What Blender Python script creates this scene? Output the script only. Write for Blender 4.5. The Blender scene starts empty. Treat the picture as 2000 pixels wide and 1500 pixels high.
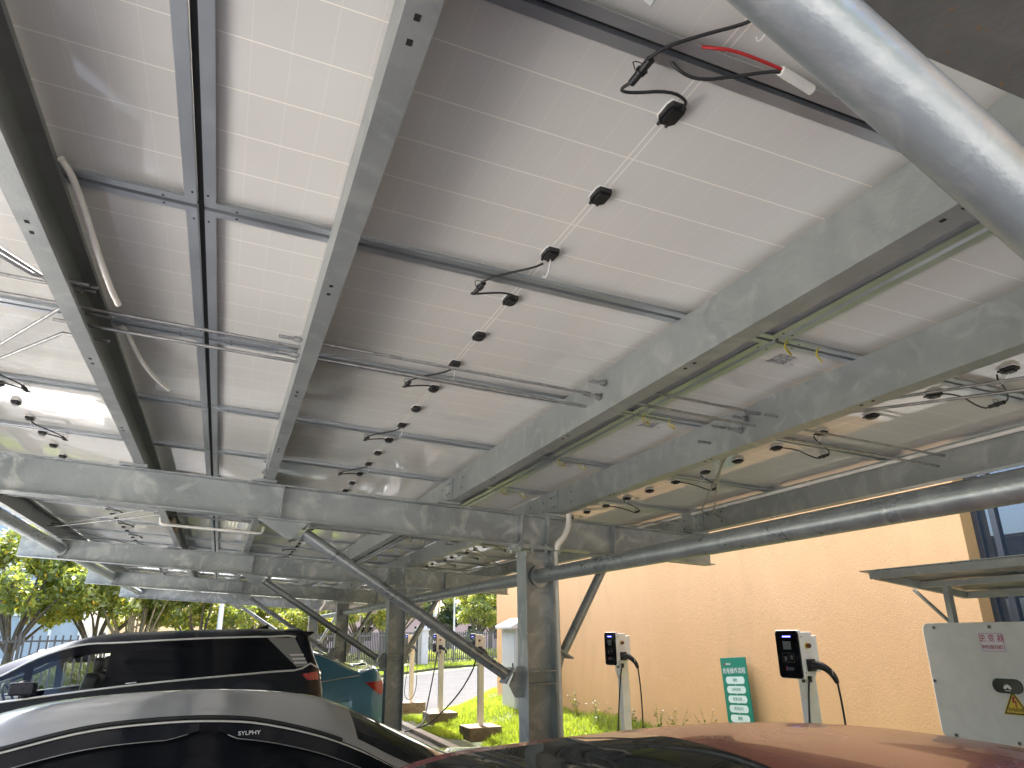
import bpy, math, random
import numpy as np
from mathutils import Matrix, Vector
R_ = math.radians
S = bpy.context.scene
COL = S.collection
H = 1.84                                   # eye height above the parking surface
# ---------------------------------------------------------------- helpers
class MB:
    """collects simple shapes; build() links them as ONE mesh object"""
    def __init__(s): s.v = []; s.f = []; s.m = []; s.s = []
    def add(s, vs, fs, mi=0, sm=False):
        b = len(s.v); s.v += [tuple(map(float, p)) for p in vs]
        for f in fs: s.f.append([b + i for i in f]); s.m.append(mi); s.s.append(sm)
        return s
    def bx(s, x0, x1, y0, y1, z0, z1, mi=0):
        v = [(x0,y0,z0),(x1,y0,z0),(x1,y1,z0),(x0,y1,z0),(x0,y0,z1),(x1,y0,z1),(x1,y1,z1),(x0,y1,z1)]
        return s.add(v, [(0,3,2,1),(4,5,6,7),(0,1,5,4),(1,2,6,5),(2,3,7,6),(3,0,4,7)], mi)
    def box(s, c, d, mi=0, M=None):
        x, y, z = d[0]/2, d[1]/2, d[2]/2
        v = [Vector(p) for p in [(-x,-y,-z),(x,-y,-z),(x,y,-z),(-x,y,-z),(-x,-y,z),(x,-y,z),(x,y,z),(-x,y,z)]]
        if M is not None: v = [M @ p for p in v]
        v = [p + Vector(c) for p in v]
        return s.add(v, [(0,3,2,1),(4,5,6,7),(0,1,5,4),(1,2,6,5),(2,3,7,6),(3,0,4,7)], mi)
    def cyl(s, a, b, r, n=16, mi=0, r1=None, caps=True):
        a = Vector(a); b = Vector(b); d = (b - a).normalized()
        t = Vector((0,0,1)) if abs(d.z) < .9 else Vector((1,0,0))
        e1 = d.cross(t).normalized(); e2 = d.cross(e1)
        r1 = r if r1 is None else r1
        vs = []
        for p, rr in ((a, r), (b, r1)):
            for i in range(n):
                q = 2*math.pi*i/n; vs.append(p + e1*math.cos(q)*rr + e2*math.sin(q)*rr)
        s.add(vs, [(i, (i+1) % n, n+(i+1) % n, n+i) for i in range(n)], mi, n > 7)
        if caps:
            s.add(vs[:n], [tuple(range(n-1,-1,-1))], mi); s.add(vs[n:], [tuple(range(n))], mi)
        return s
    def tube(s, pts, r, n=8, mi=0, smooth=0):
        P = [Vector(p) for p in pts]
        for _ in range(smooth):                     # corner cutting
            Q = [P[0]]
            for a, b in zip(P, P[1:]): Q += [a.lerp(b, .25), a.lerp(b, .75)]
            P = Q + [P[-1]]
        rr = r if isinstance(r, (list, tuple)) else [r]*len(P)
        if len(rr) != len(P): rr = list(np.interp(np.linspace(0,1,len(P)), np.linspace(0,1,len(rr)), rr))
        d = (P[1]-P[0]).normalized(); t = Vector((0,0,1)) if abs(d.z) < .9 else Vector((1,0,0))
        e1 = d.cross(t).normalized(); vs = []
        for i, p in enumerate(P):
            d = (P[min(i+1,len(P)-1)] - P[max(i-1,0)]).normalized()
            e1 = (e1 - d*e1.dot(d)).normalized(); e2 = d.cross(e1)
            for k in range(n):
                q = 2*math.pi*k/n; vs.append(p + (e1*math.cos(q) + e2*math.sin(q))*rr[i])
        fs = [(i*n+k, i*n+(k+1) % n, (i+1)*n+(k+1) % n, (i+1)*n+k) for i in range(len(P)-1) for k in range(n)]
        s.add(vs, fs, mi, True)
        L = (len(P)-1)*n
        s.add(vs[:n], [tuple(range(n-1,-1,-1))], mi); s.add(vs[L:], [tuple(range(n))], mi)
        return s
    def prism(s, poly, axis, a, b, mi=0):
        """poly in the two remaining axes (in x,y,z order), extruded along axis from a to b"""
        def P(p, h):
            l = list(p); l.insert('xyz'.index(axis), h); return tuple(l)
        n = len(poly); vs = [P(p, a) for p in poly] + [P(p, b) for p in poly]
        area = sum(poly[i][0]*poly[(i+1)%n][1] - poly[(i+1)%n][0]*poly[i][1] for i in range(n))
        flip = (area < 0) ^ (axis == 'y') ^ (b < a)
        q = [(i, (i+1)%n, n+(i+1)%n, n+i) for i in range(n)]; c0 = tuple(range(n-1,-1,-1)); c1 = tuple(range(n,2*n))
        fs = q + [c0, c1]
        if flip: fs = [tuple(reversed(f)) for f in fs]
        return s.add(vs, fs, mi)
    def mesh(s, name, mats):
        me = bpy.data.meshes.new(name); me.from_pydata(s.v, [], s.f); me.update()
        for m in (mats if isinstance(mats, (list, tuple)) else [mats]): me.materials.append(m)
        if max(s.m, default=0) > 0: me.polygons.foreach_set('material_index', s.m)
        me.polygons.foreach_set('use_smooth', s.s)
        return me
    def build(s, name, mats, parent=None, bevel=0):
        o = bpy.data.objects.new(name, s.mesh(name, mats)); COL.objects.link(o)
        if parent is not None: o.parent = parent
        if bevel:
            b = o.modifiers.new('bevel', 'BEVEL'); b.width = bevel; b.segments = 2; b.limit_method = 'ANGLE'; b.angle_limit = R_(40)
        return o
def npmesh(name, V, F, mats, mi=None, smooth=False):
    me = bpy.data.meshes.new(name); V = np.asarray(V, np.float32); F = np.asarray(F, np.int32); k = F.shape[1]
    me.vertices.add(len(V)); me.vertices.foreach_set('co', V.ravel())
    me.loops.add(F.size); me.loops.foreach_set('vertex_index', F.ravel())
    me.polygons.add(len(F)); me.polygons.foreach_set('loop_start', np.arange(0, F.size, k, dtype=np.int32))
    try: me.polygons.foreach_set('loop_total', np.full(len(F), k, np.int32))
    except Exception: pass
    for m in mats: me.materials.append(m)
    if mi is not None: me.polygons.foreach_set('material_index', np.asarray(mi, np.int32))
    me.update(calc_edges=True); me.validate()
    return me
def tag(o, label=None, cat=None, group=None, kind=None):
    if label: o['label'] = label
    if cat: o['category'] = cat
    if group: o['group'] = group
    if kind: o['kind'] = kind
    return o
def thing(name, label, cat, loc=(0,0,0), rot=(0,0,0), group=None):
    o = bpy.data.objects.new(name, None); COL.objects.link(o); o.location = loc; o.rotation_euler = rot
    o.empty_display_size = .1
    return tag(o, label, cat, group)
def struct(o, label=None):
    o['kind'] = 'structure'
    if label: o['label'] = label
    return o
def kids(o): return [c for c in bpy.data.objects if c.parent is o]
def dup(root, loc=None, label=None, rot=None, scale=None, tree=None):
    """a copy of a thing with copies of its parts and sub-parts"""
    tree = tree or family(root)
    def rec(node, parent):
        o, ch = node; c = o.copy(); COL.objects.link(c)
        if parent is not None: c.parent = parent
        for n in ch: rec(n, c)
        return c
    r = rec(tree, None)
    if loc is not None: r.location = loc
    if rot is not None: r.rotation_euler = rot
    if scale is not None: r.scale = scale
    if label: r['label'] = label
    return r
def family(o): return (o, [family(c) for c in o.children])
# ---------------------------------------------------------------- materials
def nmat(name):
    m = bpy.data.materials.new(name); m.use_nodes = True; nt = m.node_tree
    return m, nt, nt.nodes['Principled BSDF'], nt.nodes, nt.links
def node(nt, t, **kw):
    n = nt.nodes.new(t)
    for k, v in kw.items():
        if isinstance(k, str) and hasattr(n, k): setattr(n, k, v)
    return n
def plain(name, col, rough=.5, metal=0., spec=.5, coat=0., emit=0.):
    m, nt, b, N, L = nmat(name)
    b.inputs['Base Color'].default_value = (*col, 1); b.inputs['Roughness'].default_value = rough
    b.inputs['Metallic'].default_value = metal; b.inputs['Specular IOR Level'].default_value = spec
    b.inputs['Coat Weight'].default_value = coat; b.inputs['Coat Roughness'].default_value = .03
    if emit: b.inputs['Emission Color'].default_value = (*col, 1); b.inputs['Emission Strength'].default_value = emit
    return m
def mottled(name, c0, c1, scale=4, rough=(.4,.6), metal=0., bump=0., bscale=60, stretch=(1,1,1), coords='pos', detail=6, lo=.35, hi=.65, c2=None, spec=.5, speck=None, coat=0.):
    m, nt, b, N, L = nmat(name)
    if coords == 'pos': src = node(nt, 'ShaderNodeNewGeometry').outputs['Position']
    else: src = node(nt, 'ShaderNodeTexCoord').outputs['Object']
    mp = node(nt, 'ShaderNodeMapping'); mp.inputs['Scale'].default_value = stretch; L.new(src, mp.inputs['Vector'])
    n1 = node(nt, 'ShaderNodeTexNoise'); n1.inputs['Scale'].default_value = scale; n1.inputs['Detail'].default_value = detail
    n1.inputs['Roughness'].default_value = .6; n1.inputs['Distortion'].default_value = .6
    L.new(mp.outputs[0], n1.inputs['Vector'])
    r = node(nt, 'ShaderNodeValToRGB'); e = r.color_ramp.elements
    e[0].position = lo; e[0].color = (*c0, 1); e[1].position = hi; e[1].color = (*c1, 1)
    L.new(n1.outputs['Fac'], r.inputs['Fac']); out = r.outputs['Color']
    n2 = node(nt, 'ShaderNodeTexNoise'); n2.inputs['Scale'].default_value = bscale; n2.inputs['Detail'].default_value = 4
    L.new(mp.outputs[0], n2.inputs['Vector'])
    if c2 is not None:
        mx = node(nt, 'ShaderNodeMix', data_type='RGBA'); r2 = node(nt, 'ShaderNodeValToRGB')
        r2.color_ramp.elements[0].position = .5; r2.color_ramp.elements[1].position = .72
        n3 = node(nt, 'ShaderNodeTexNoise'); n3.inputs['Scale'].default_value = scale*2.3; n3.inputs['Detail'].default_value = 8; n3.inputs['Distortion'].default_value = 1.5
        L.new(mp.outputs[0], n3.inputs['Vector']); L.new(n3.outputs['Fac'], r2.inputs['Fac'])
        L.new(r2.outputs['Color'], mx.inputs[0]); L.new(out, mx.inputs[6]); mx.inputs[7].default_value = (*c2, 1); out = mx.outputs[2]
    if speck is not None:
        n4 = node(nt, 'ShaderNodeTexNoise'); n4.inputs['Scale'].default_value = bscale; n4.inputs['Detail'].default_value = 2
        L.new(src, n4.inputs['Vector']); r4 = node(nt, 'ShaderNodeValToRGB')
        r4.color_ramp.elements[0].position = .66; r4.color_ramp.elements[1].position = .72
        mx = node(nt, 'ShaderNodeMix', data_type='RGBA'); L.new(n4.outputs['Fac'], r4.inputs['Fac']); L.new(r4.outputs['Color'], mx.inputs[0])
        L.new(out, mx.inputs[6]); mx.inputs[7].default_value = (*speck, 1); out = mx.outputs[2]
    L.new(out, b.inputs['Base Color'])
    mr = node(nt, 'ShaderNodeMapRange'); mr.inputs['From Min'].default_value = .3; mr.inputs['From Max'].default_value = .7
    mr.inputs['To Min'].default_value = rough[0]; mr.inputs['To Max'].default_value = rough[1]
    L.new(n1.outputs['Fac'], mr.inputs['Value']); L.new(mr.outputs[0], b.inputs['Roughness'])
    b.inputs['Metallic'].default_value = metal; b.inputs['Specular IOR Level'].default_value = spec
    b.inputs['Coat Weight'].default_value = coat; b.inputs['Coat Roughness'].default_value = .02
    if bump:
        bp = node(nt, 'ShaderNodeBump'); bp.inputs['Strength'].default_value = bump; bp.inputs['Distance'].default_value = .01
        L.new(n2.outputs['Fac'], bp.inputs['Height']); L.new(bp.outputs[0], b.inputs['Normal'])
    return m
M = {}
M['galv'] = mottled('galvanised_steel', (.235,.25,.25), (.31,.325,.322), 2.2, (.36,.55), .45, .10, 90, c2=(.34,.352,.345))
M['galv_beam'] = mottled('weathered_galvanised_steel', (.235,.26,.27), (.36,.387,.395), 2.0, (.32,.58), .45, .16, 45, c2=(.50,.512,.505), detail=10)
M['galv_pipe'] = mottled('galvanised_pipe', (.24,.262,.275), (.31,.335,.345), 5, (.24,.40), .6, .10, 120, c2=(.36,.38,.385))
M['dark_zinc'] = mottled('dark_specked_zinc', (.075,.075,.073), (.11,.11,.107), 3, (.5,.65), .2, .14, 60, c2=(.13,.125,.12), speck=(.17,.10,.05))  # nearest crossbeam only: darker than the other beams, with rust-coloured specks
M['rod'] = mottled('zinc_rod', (.25,.25,.25), (.40,.40,.40), 20, (.35,.5), .8)
M['alu'] = mottled('anodised_aluminium', (.42,.45,.48), (.50,.53,.56), 3, (.34,.42), .75, .0, 60, stretch=(1,1,1))
M['black'] = plain('black_plastic', (.012,.012,.013), .42)
M['black_gloss'] = plain('black_gloss', (.006,.006,.008), .06, spec=.2)
M['seal'] = plain('black_rubber_seal', (.008,.008,.008), .8)
M['sealant'] = plain('white_sealant', (.78,.77,.74), .5)
M['hole'] = plain('dark_hole', (.004,.004,.005), .9)
M['pvc'] = mottled('white_pvc', (.66,.64,.60), (.76,.74,.70), 9, (.35,.5), 0, .06, 40)
M['red_wire'] = plain('red_cable', (.42,.012,.015), .4)
M['earth_wire'] = plain('yellow_green_wire', (.52,.42,.03), .45)
M['label_grey'] = mottled('printed_label', (.16,.16,.17), (.42,.42,.43), 60, (.4,.5), 0, coords='obj', lo=.45, hi=.55)
M['white_paint'] = mottled('white_powder_coat', (.70,.70,.69), (.78,.78,.77), 6, (.32,.42), 0, .05, 160)
M['cream_paint'] = mottled('cream_housing', (.66,.62,.55), (.72,.68,.60), 6, (.4,.5))
M['inv_paint'] = mottled('grey_textured_coat', (.56,.58,.58), (.61,.63,.63), 8, (.42,.5), 0, .22, 420)
M['concrete'] = mottled('concrete', (.17,.125,.085), (.28,.22,.16), 5, (.85,.95), 0, .35, 40, c2=(.12,.09,.06))
M['kerb'] = mottled('kerb_concrete', (.33,.30,.26), (.45,.42,.37), 5, (.85,.95), 0, .3, 50)
M['asphalt'] = mottled('asphalt', (.050,.050,.051), (.072,.072,.072), 1.2, (.82,.95), 0, .25, 120, c2=(.085,.084,.082), spec=.08)
M['forecourt'] = mottled('forecourt_bounce_concrete', (.38,.375,.36), (.46,.45,.43), 1.0, (.82,.95), 0, .2, 80)  # unseen ground behind the camera, added pale to bounce light forward
M['apron'] = mottled('pale_concrete', (.52,.51,.48), (.60,.59,.56), 1.0, (.82,.95), 0, .2, 80)  # unseen driveway, kept this pale to bounce light up under the canopy
M['lot'] = mottled('parking_concrete', (.26,.256,.248), (.32,.314,.305), .8, (.82,.95), 0, .2, 120)
M['soil'] = mottled('soil_under_grass', (.035,.045,.015), (.07,.085,.025), 5, (.9,1))
M['field'] = mottled('field', (.10,.11,.05), (.17,.16,.09), .3, (.9,1))
M['metal_dark'] = plain('dark_window_frame', (.06,.065,.075), .35, .3)
M['chrome'] = plain('bright_trim', (.66,.645,.61), .32, .55)
M['tyre'] = plain('tyre_rubber', (.012,.012,.012), .8)
M['rim'] = plain('alloy_rim', (.45,.45,.46), .28, 1.)
M['tail_red'] = plain('red_lamp_lens', (.32,.006,.010), .12, coat=.6)
M['white_text'] = plain('white_print', (.72,.72,.72), .5)
M['red_text'] = plain('red_print', (.30,.02,.03), .5)
M['black_text'] = plain('black_print', (.02,.02,.02), .5)
M['sticker'] = plain('lilac_white_sticker', (.60,.57,.66), .4)
M['warn'] = plain('yellow_warning_sticker', (.62,.45,.03), .4)
M['sign_green'] = plain('green_sign_board', (.012,.20,.13), .35)
M['pill'] = plain('pale_sign_print', (.62,.74,.70), .4)
M['green_text'] = plain('green_print', (.03,.22,.15), .4)
M['blue_led'] = plain('blue_status_light', (.10,.10,1.), .4, emit=2.2)
M['lcd'] = plain('grey_display', (.085,.11,.12), .25)
M['button_red'] = plain('stop_button', (.10,.02,.015), .35)
M['bark'] = mottled('bark', (.085,.072,.055), (.16,.138,.105), 8, (.85,.95), 0, .4, 40)
M['bark_pale'] = mottled('pale_bark', (.22,.19,.12), (.34,.30,.20), 8, (.85,.95), 0, .3, 40)
M['fence'] = plain('grey_fence_paint', (.092,.088,.082), .6, 0)
M['pillar'] = mottled('pillar_render', (.55,.53,.49), (.65,.63,.58), 3, (.8,.9))
M['blossom'] = plain('white_blossom', (.75,.75,.72), .7)

def leafmat(name, cols, trans=.45):
    m, nt, b, N, L = nmat(name)
    N.remove(b); out = N['Material Output']
    g = node(nt, 'ShaderNodeNewGeometry'); wn = node(nt, 'ShaderNodeTexNoise'); wn.inputs['Scale'].default_value = 1.3; wn.inputs['Detail'].default_value = 8
    wn.inputs['Roughness'].default_value = .85
    L.new(g.outputs['Position'], wn.inputs['Vector'])
    r = node(nt, 'ShaderNodeValToRGB'); e = r.color_ramp.elements
    e[0].position = .32; e[0].color = (*cols[0], 1); e[1].position = .68; e[1].color = (*cols[-1], 1)
    for i, c in enumerate(cols[1:-1]):
        x = e.new(.32 + .36*(i+1)/(len(cols)-1)); x.color = (*c, 1)
    L.new(wn.outputs['Fac'], r.inputs['Fac'])
    d = node(nt, 'ShaderNodeBsdfDiffuse'); t = node(nt, 'ShaderNodeBsdfTranslucent'); gl = node(nt, 'ShaderNodeBsdfGlossy'); gl.inputs['Roughness'].default_value = .4
    mx = node(nt, 'ShaderNodeMixShader'); mx.inputs[0].default_value = trans
    bright = node(nt, 'ShaderNodeMix', data_type='RGBA', blend_type='MULTIPLY'); bright.inputs[0].default_value = 1
    bright.inputs[7].default_value = (1.9, 1.75, 1.0, 1); L.new(r.outputs[0], bright.inputs[6])
    L.new(r.outputs[0], d.inputs[0]); L.new(bright.outputs[2], t.inputs[0])
    L.new(d.outputs[0], mx.inputs[1]); L.new(t.outputs[0], mx.inputs[2])
    m2 = node(nt, 'ShaderNodeMixShader'); m2.inputs[0].default_value = .06
    L.new(mx.outputs[0], m2.inputs[1]); L.new(gl.outputs[0], m2.inputs[2]); L.new(m2.outputs[0], out.inputs['Surface'])
    return m
M['leaf'] = leafmat('leaf_green', [(.065,.105,.024), (.13,.18,.04), (.24,.28,.065)])
M['leaf_yellow'] = leafmat('leaf_yellow_green', [(.13,.175,.035), (.24,.28,.055), (.40,.38,.09)])
M['leaf_dark'] = leafmat('leaf_dark', [(.02,.04,.016), (.035,.062,.024), (.055,.085,.03)])
M['leaf_hedge'] = leafmat('leaf_hedge', [(.09,.14,.02), (.18,.24,.03), (.28,.32,.05)])
M['leaf_gold'] = plain('yellow_leaf', (.55,.36,.02), .6)
M['grass'] = leafmat('grass_blade', [(.11,.17,.022), (.19,.26,.03), (.30,.34,.06)], .45)

def backsheet_mat():
    m, nt, b, N, L = nmat('module_back_glass')
    tc = node(nt, 'ShaderNodeTexCoord'); sp = node(nt, 'ShaderNodeSeparateXYZ'); L.new(tc.outputs['Object'], sp.inputs[0])
    def math_(op, a, c=None, v=None):
        n = node(nt, 'ShaderNodeMath', operation=op)
        L.new(a, n.inputs[0]) if not isinstance(a, (int, float)) else setattr(n.inputs[0], 'default_value', a)
        if c is not None: L.new(c, n.inputs[1]) if not isinstance(c, (int, float)) else setattr(n.inputs[1], 'default_value', c)
        return n.outputs[0]
    X, Y = sp.outputs['X'], sp.outputs['Y']
    tv = math_('PINGPONG', math_('DIVIDE', Y, .1845), .5)
    lv = math_('LESS_THAN', math_('MULTIPLY', tv, .1845), .0019)
    ax = math_('ABSOLUTE', X); ax2 = math_('SUBTRACT', ax, .009)
    tu = math_('PINGPONG', math_('DIVIDE', ax2, .0925), .5)
    lu = math_('LESS_THAN', math_('MULTIPLY', tu, .0925), .0010)
    lc = math_('LESS_THAN', math_('ABSOLUTE', ax2), .0019)
    fac = math_('MAXIMUM', math_('MAXIMUM', lv, math_('MULTIPLY', lu, .30)), lc)
    nz = node(nt, 'ShaderNodeTexNoise'); nz.inputs['Scale'].default_value = 1.2; nz.inputs['Detail'].default_value = 3
    gp = node(nt, 'ShaderNodeNewGeometry'); L.new(gp.outputs['Position'], nz.inputs['Vector'])
    rr = node(nt, 'ShaderNodeValToRGB'); rr.color_ramp.elements[0].color = (.588,.575,.548,1); rr.color_ramp.elements[1].color = (.645,.635,.60,1)
    L.new(nz.outputs['Fac'], rr.inputs['Fac'])
    mx = node(nt, 'ShaderNodeMix', data_type='RGBA'); L.new(fac, mx.inputs[0]); L.new(rr.outputs[0], mx.inputs[6]); mx.inputs[7].default_value = (.86,.82,.74,1)
    L.new(mx.outputs[2], b.inputs['Base Color'])
    b.inputs['Roughness'].default_value = .04; b.inputs['Specular IOR Level'].default_value = .5; b.inputs['IOR'].default_value = 1.5
    wv = node(nt, 'ShaderNodeTexNoise'); wv.inputs['Scale'].default_value = 9; wv.inputs['Detail'].default_value = 3; L.new(gp.outputs['Position'], wv.inputs['Vector'])
    bp = node(nt, 'ShaderNodeBump'); bp.inputs['Strength'].default_value = .035; bp.inputs['Distance'].default_value = .01
    L.new(wv.outputs['Fac'], bp.inputs['Height']); L.new(bp.outputs[0], b.inputs['Normal'])
    return m
M['back'] = backsheet_mat()
M['cellside'] = plain('module_front_glass', (.01,.015,.03), .08)

def stucco():
    m = mottled('orange_render', (.655,.385,.175), (.715,.435,.21), .7, (.85,.95), 0, 0, 60, stretch=(1,1,.45), c2=(.635,.38,.18))
    nt = m.node_tree; b = nt.nodes['Principled BSDF']; L = nt.links
    g = node(nt, 'ShaderNodeNewGeometry'); n = node(nt, 'ShaderNodeTexNoise'); n.inputs['Scale'].default_value = 22; n.inputs['Detail'].default_value = 7; n.inputs['Distortion'].default_value = 1.2
    L.new(g.outputs['Position'], n.inputs['Vector'])
    n2 = node(nt, 'ShaderNodeTexNoise'); n2.inputs['Scale'].default_value = 110; n2.inputs['Detail'].default_value = 3; L.new(g.outputs['Position'], n2.inputs['Vector'])
    ad = node(nt, 'ShaderNodeMath', operation='ADD'); L.new(n.outputs['Fac'], ad.inputs[0]); L.new(n2.outputs['Fac'], ad.inputs[1])
    bp = node(nt, 'ShaderNodeBump'); bp.inputs['Strength'].default_value = .34; bp.inputs['Distance'].default_value = .014
    L.new(ad.outputs[0], bp.inputs['Height']); L.new(bp.outputs[0], b.inputs['Normal'])
    return m
M['stucco'] = stucco()
M['stucco_edge'] = plain('ochre_reveal', (.58,.33,.13), .8)
def glassmat(name, tint, see=.0, rough=.01, refl=.08):
    """window glass: a glossy pane; see>0 lets part of what is behind through"""
    m, nt, b, N, L = nmat(name)
    b.inputs['Base Color'].default_value = (*tint, 1); b.inputs['Roughness'].default_value = rough; b.inputs['Specular IOR Level'].default_value = .5
    if see:
        N.remove(b); out = N['Material Output']
        t = node(nt, 'ShaderNodeBsdfTransparent'); t.inputs[0].default_value = (see, see*1.02, see*.98, 1)
        g = node(nt, 'ShaderNodeBsdfGlossy'); g.inputs['Roughness'].default_value = rough
        fr = node(nt, 'ShaderNodeFresnel'); fr.inputs['IOR'].default_value = 1.5
        mx = node(nt, 'ShaderNodeMixShader'); L.new(fr.outputs[0], mx.inputs[0]); L.new(t.outputs[0], mx.inputs[1]); L.new(g.outputs[0], mx.inputs[2])
        L.new(mx.outputs[0], out.inputs['Surface'])
    return m
M['tint_glass'] = glassmat('tinted_car_glass', (.006,.007,.009)); M['tint_glass'].node_tree.nodes['Principled BSDF'].inputs['Specular IOR Level'].default_value = .13
M['clear_glass'] = glassmat('clear_car_glass', (0,0,0), .82)
M['window_glass'] = plain('blue_reflective_glass', (.10,.13,.17), .02, .75)
M['mirror_blue'] = plain('blue_curtain_wall', (.36,.44,.54), .15, .3)
def paint(name, col, metal=.0, rough=.35, flake=0):
    m = mottled(name, tuple(c*.96 for c in col), col, 2, (rough, rough+.04), metal, 0, 60, coat=1.)
    return m
M['silver_paint'] = paint('silver_car_paint', (.46,.465,.475), .55, .34)
M['black_paint'] = paint('blue_black_car_paint', (.005,.006,.013), .1, .3); M['black_paint'].node_tree.nodes['Principled BSDF'].inputs['Coat Weight'].default_value = .12; M['black_paint'].node_tree.nodes['Principled BSDF'].inputs['Specular IOR Level'].default_value = .22
M['red_paint'] = mottled('dark_red_car_paint', (.22,.006,.011), (.25,.008,.014), 2, (.24,.30), .2, 0, 150, coat=.3, speck=(.10,.03,.03), spec=.3)
M['teal_paint'] = paint('teal_car_paint', (.07,.25,.42), .25, .34)
M['navy_paint'] = paint('navy_car_paint', (.012,.018,.05), .3, .3)
M['white_car'] = paint('white_car_paint', (.70,.70,.70), 0, .35)

# ---------------------------------------------------------------- text
def text(name, body, size, mat, parent, loc, rot=(0,0,0), ext=.0006, align='CENTER', sx=1.):
    cu = bpy.data.curves.new(name, 'FONT'); cu.body = body; cu.size = size; cu.extrude = ext; cu.align_x = align; cu.align_y = 'CENTER'; cu.resolution_u = 3
    t = bpy.data.objects.new(name + '_curve', cu); COL.objects.link(t)
    dg = bpy.context.evaluated_depsgraph_get(); dg.update()
    me = bpy.data.meshes.new_from_object(t.evaluated_get(dg)); COL.objects.unlink(t); bpy.data.objects.remove(t)
    me.name = name; me.materials.clear(); me.materials.append(mat)
    o = bpy.data.objects.new(name, me); COL.objects.link(o); o.parent = parent; o.location = loc; o.rotation_euler = rot; o.scale = (sx,1,1)
    return o
ORD = ['first','second','third','fourth','fifth','sixth','seventh','eighth','ninth','tenth']
FR = ['nearest','second','third','fourth','fifth']
BAY = ['nearest','second','third','farthest']
# ================================================================ CANOPY
SL = .0654; TH = math.atan(SL); CT, ST = math.cos(TH), math.sin(TH); ZR = H + 1.303
def L3(u, v, w): return (u*CT + w*ST, v, ZR - u*ST + w*CT)
ROT = (0, TH, 0)
FY = [.455, 5.555, 10.76, 15.97, 21.18]
PITCH = 1.154; Y0 = 2.2103; XS = -.2067
ROWC = [XS - 1.15, XS + 1.15, XS + 3.45]
PU = [-2.13, -.665, .205, 1.617, 2.535, 3.985]
PFL = [.065, .065, .065, .080, .080, .075]
PD = .222; PP = .204                                     # purlin depth
BD = .255                                     # beam depth
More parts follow.
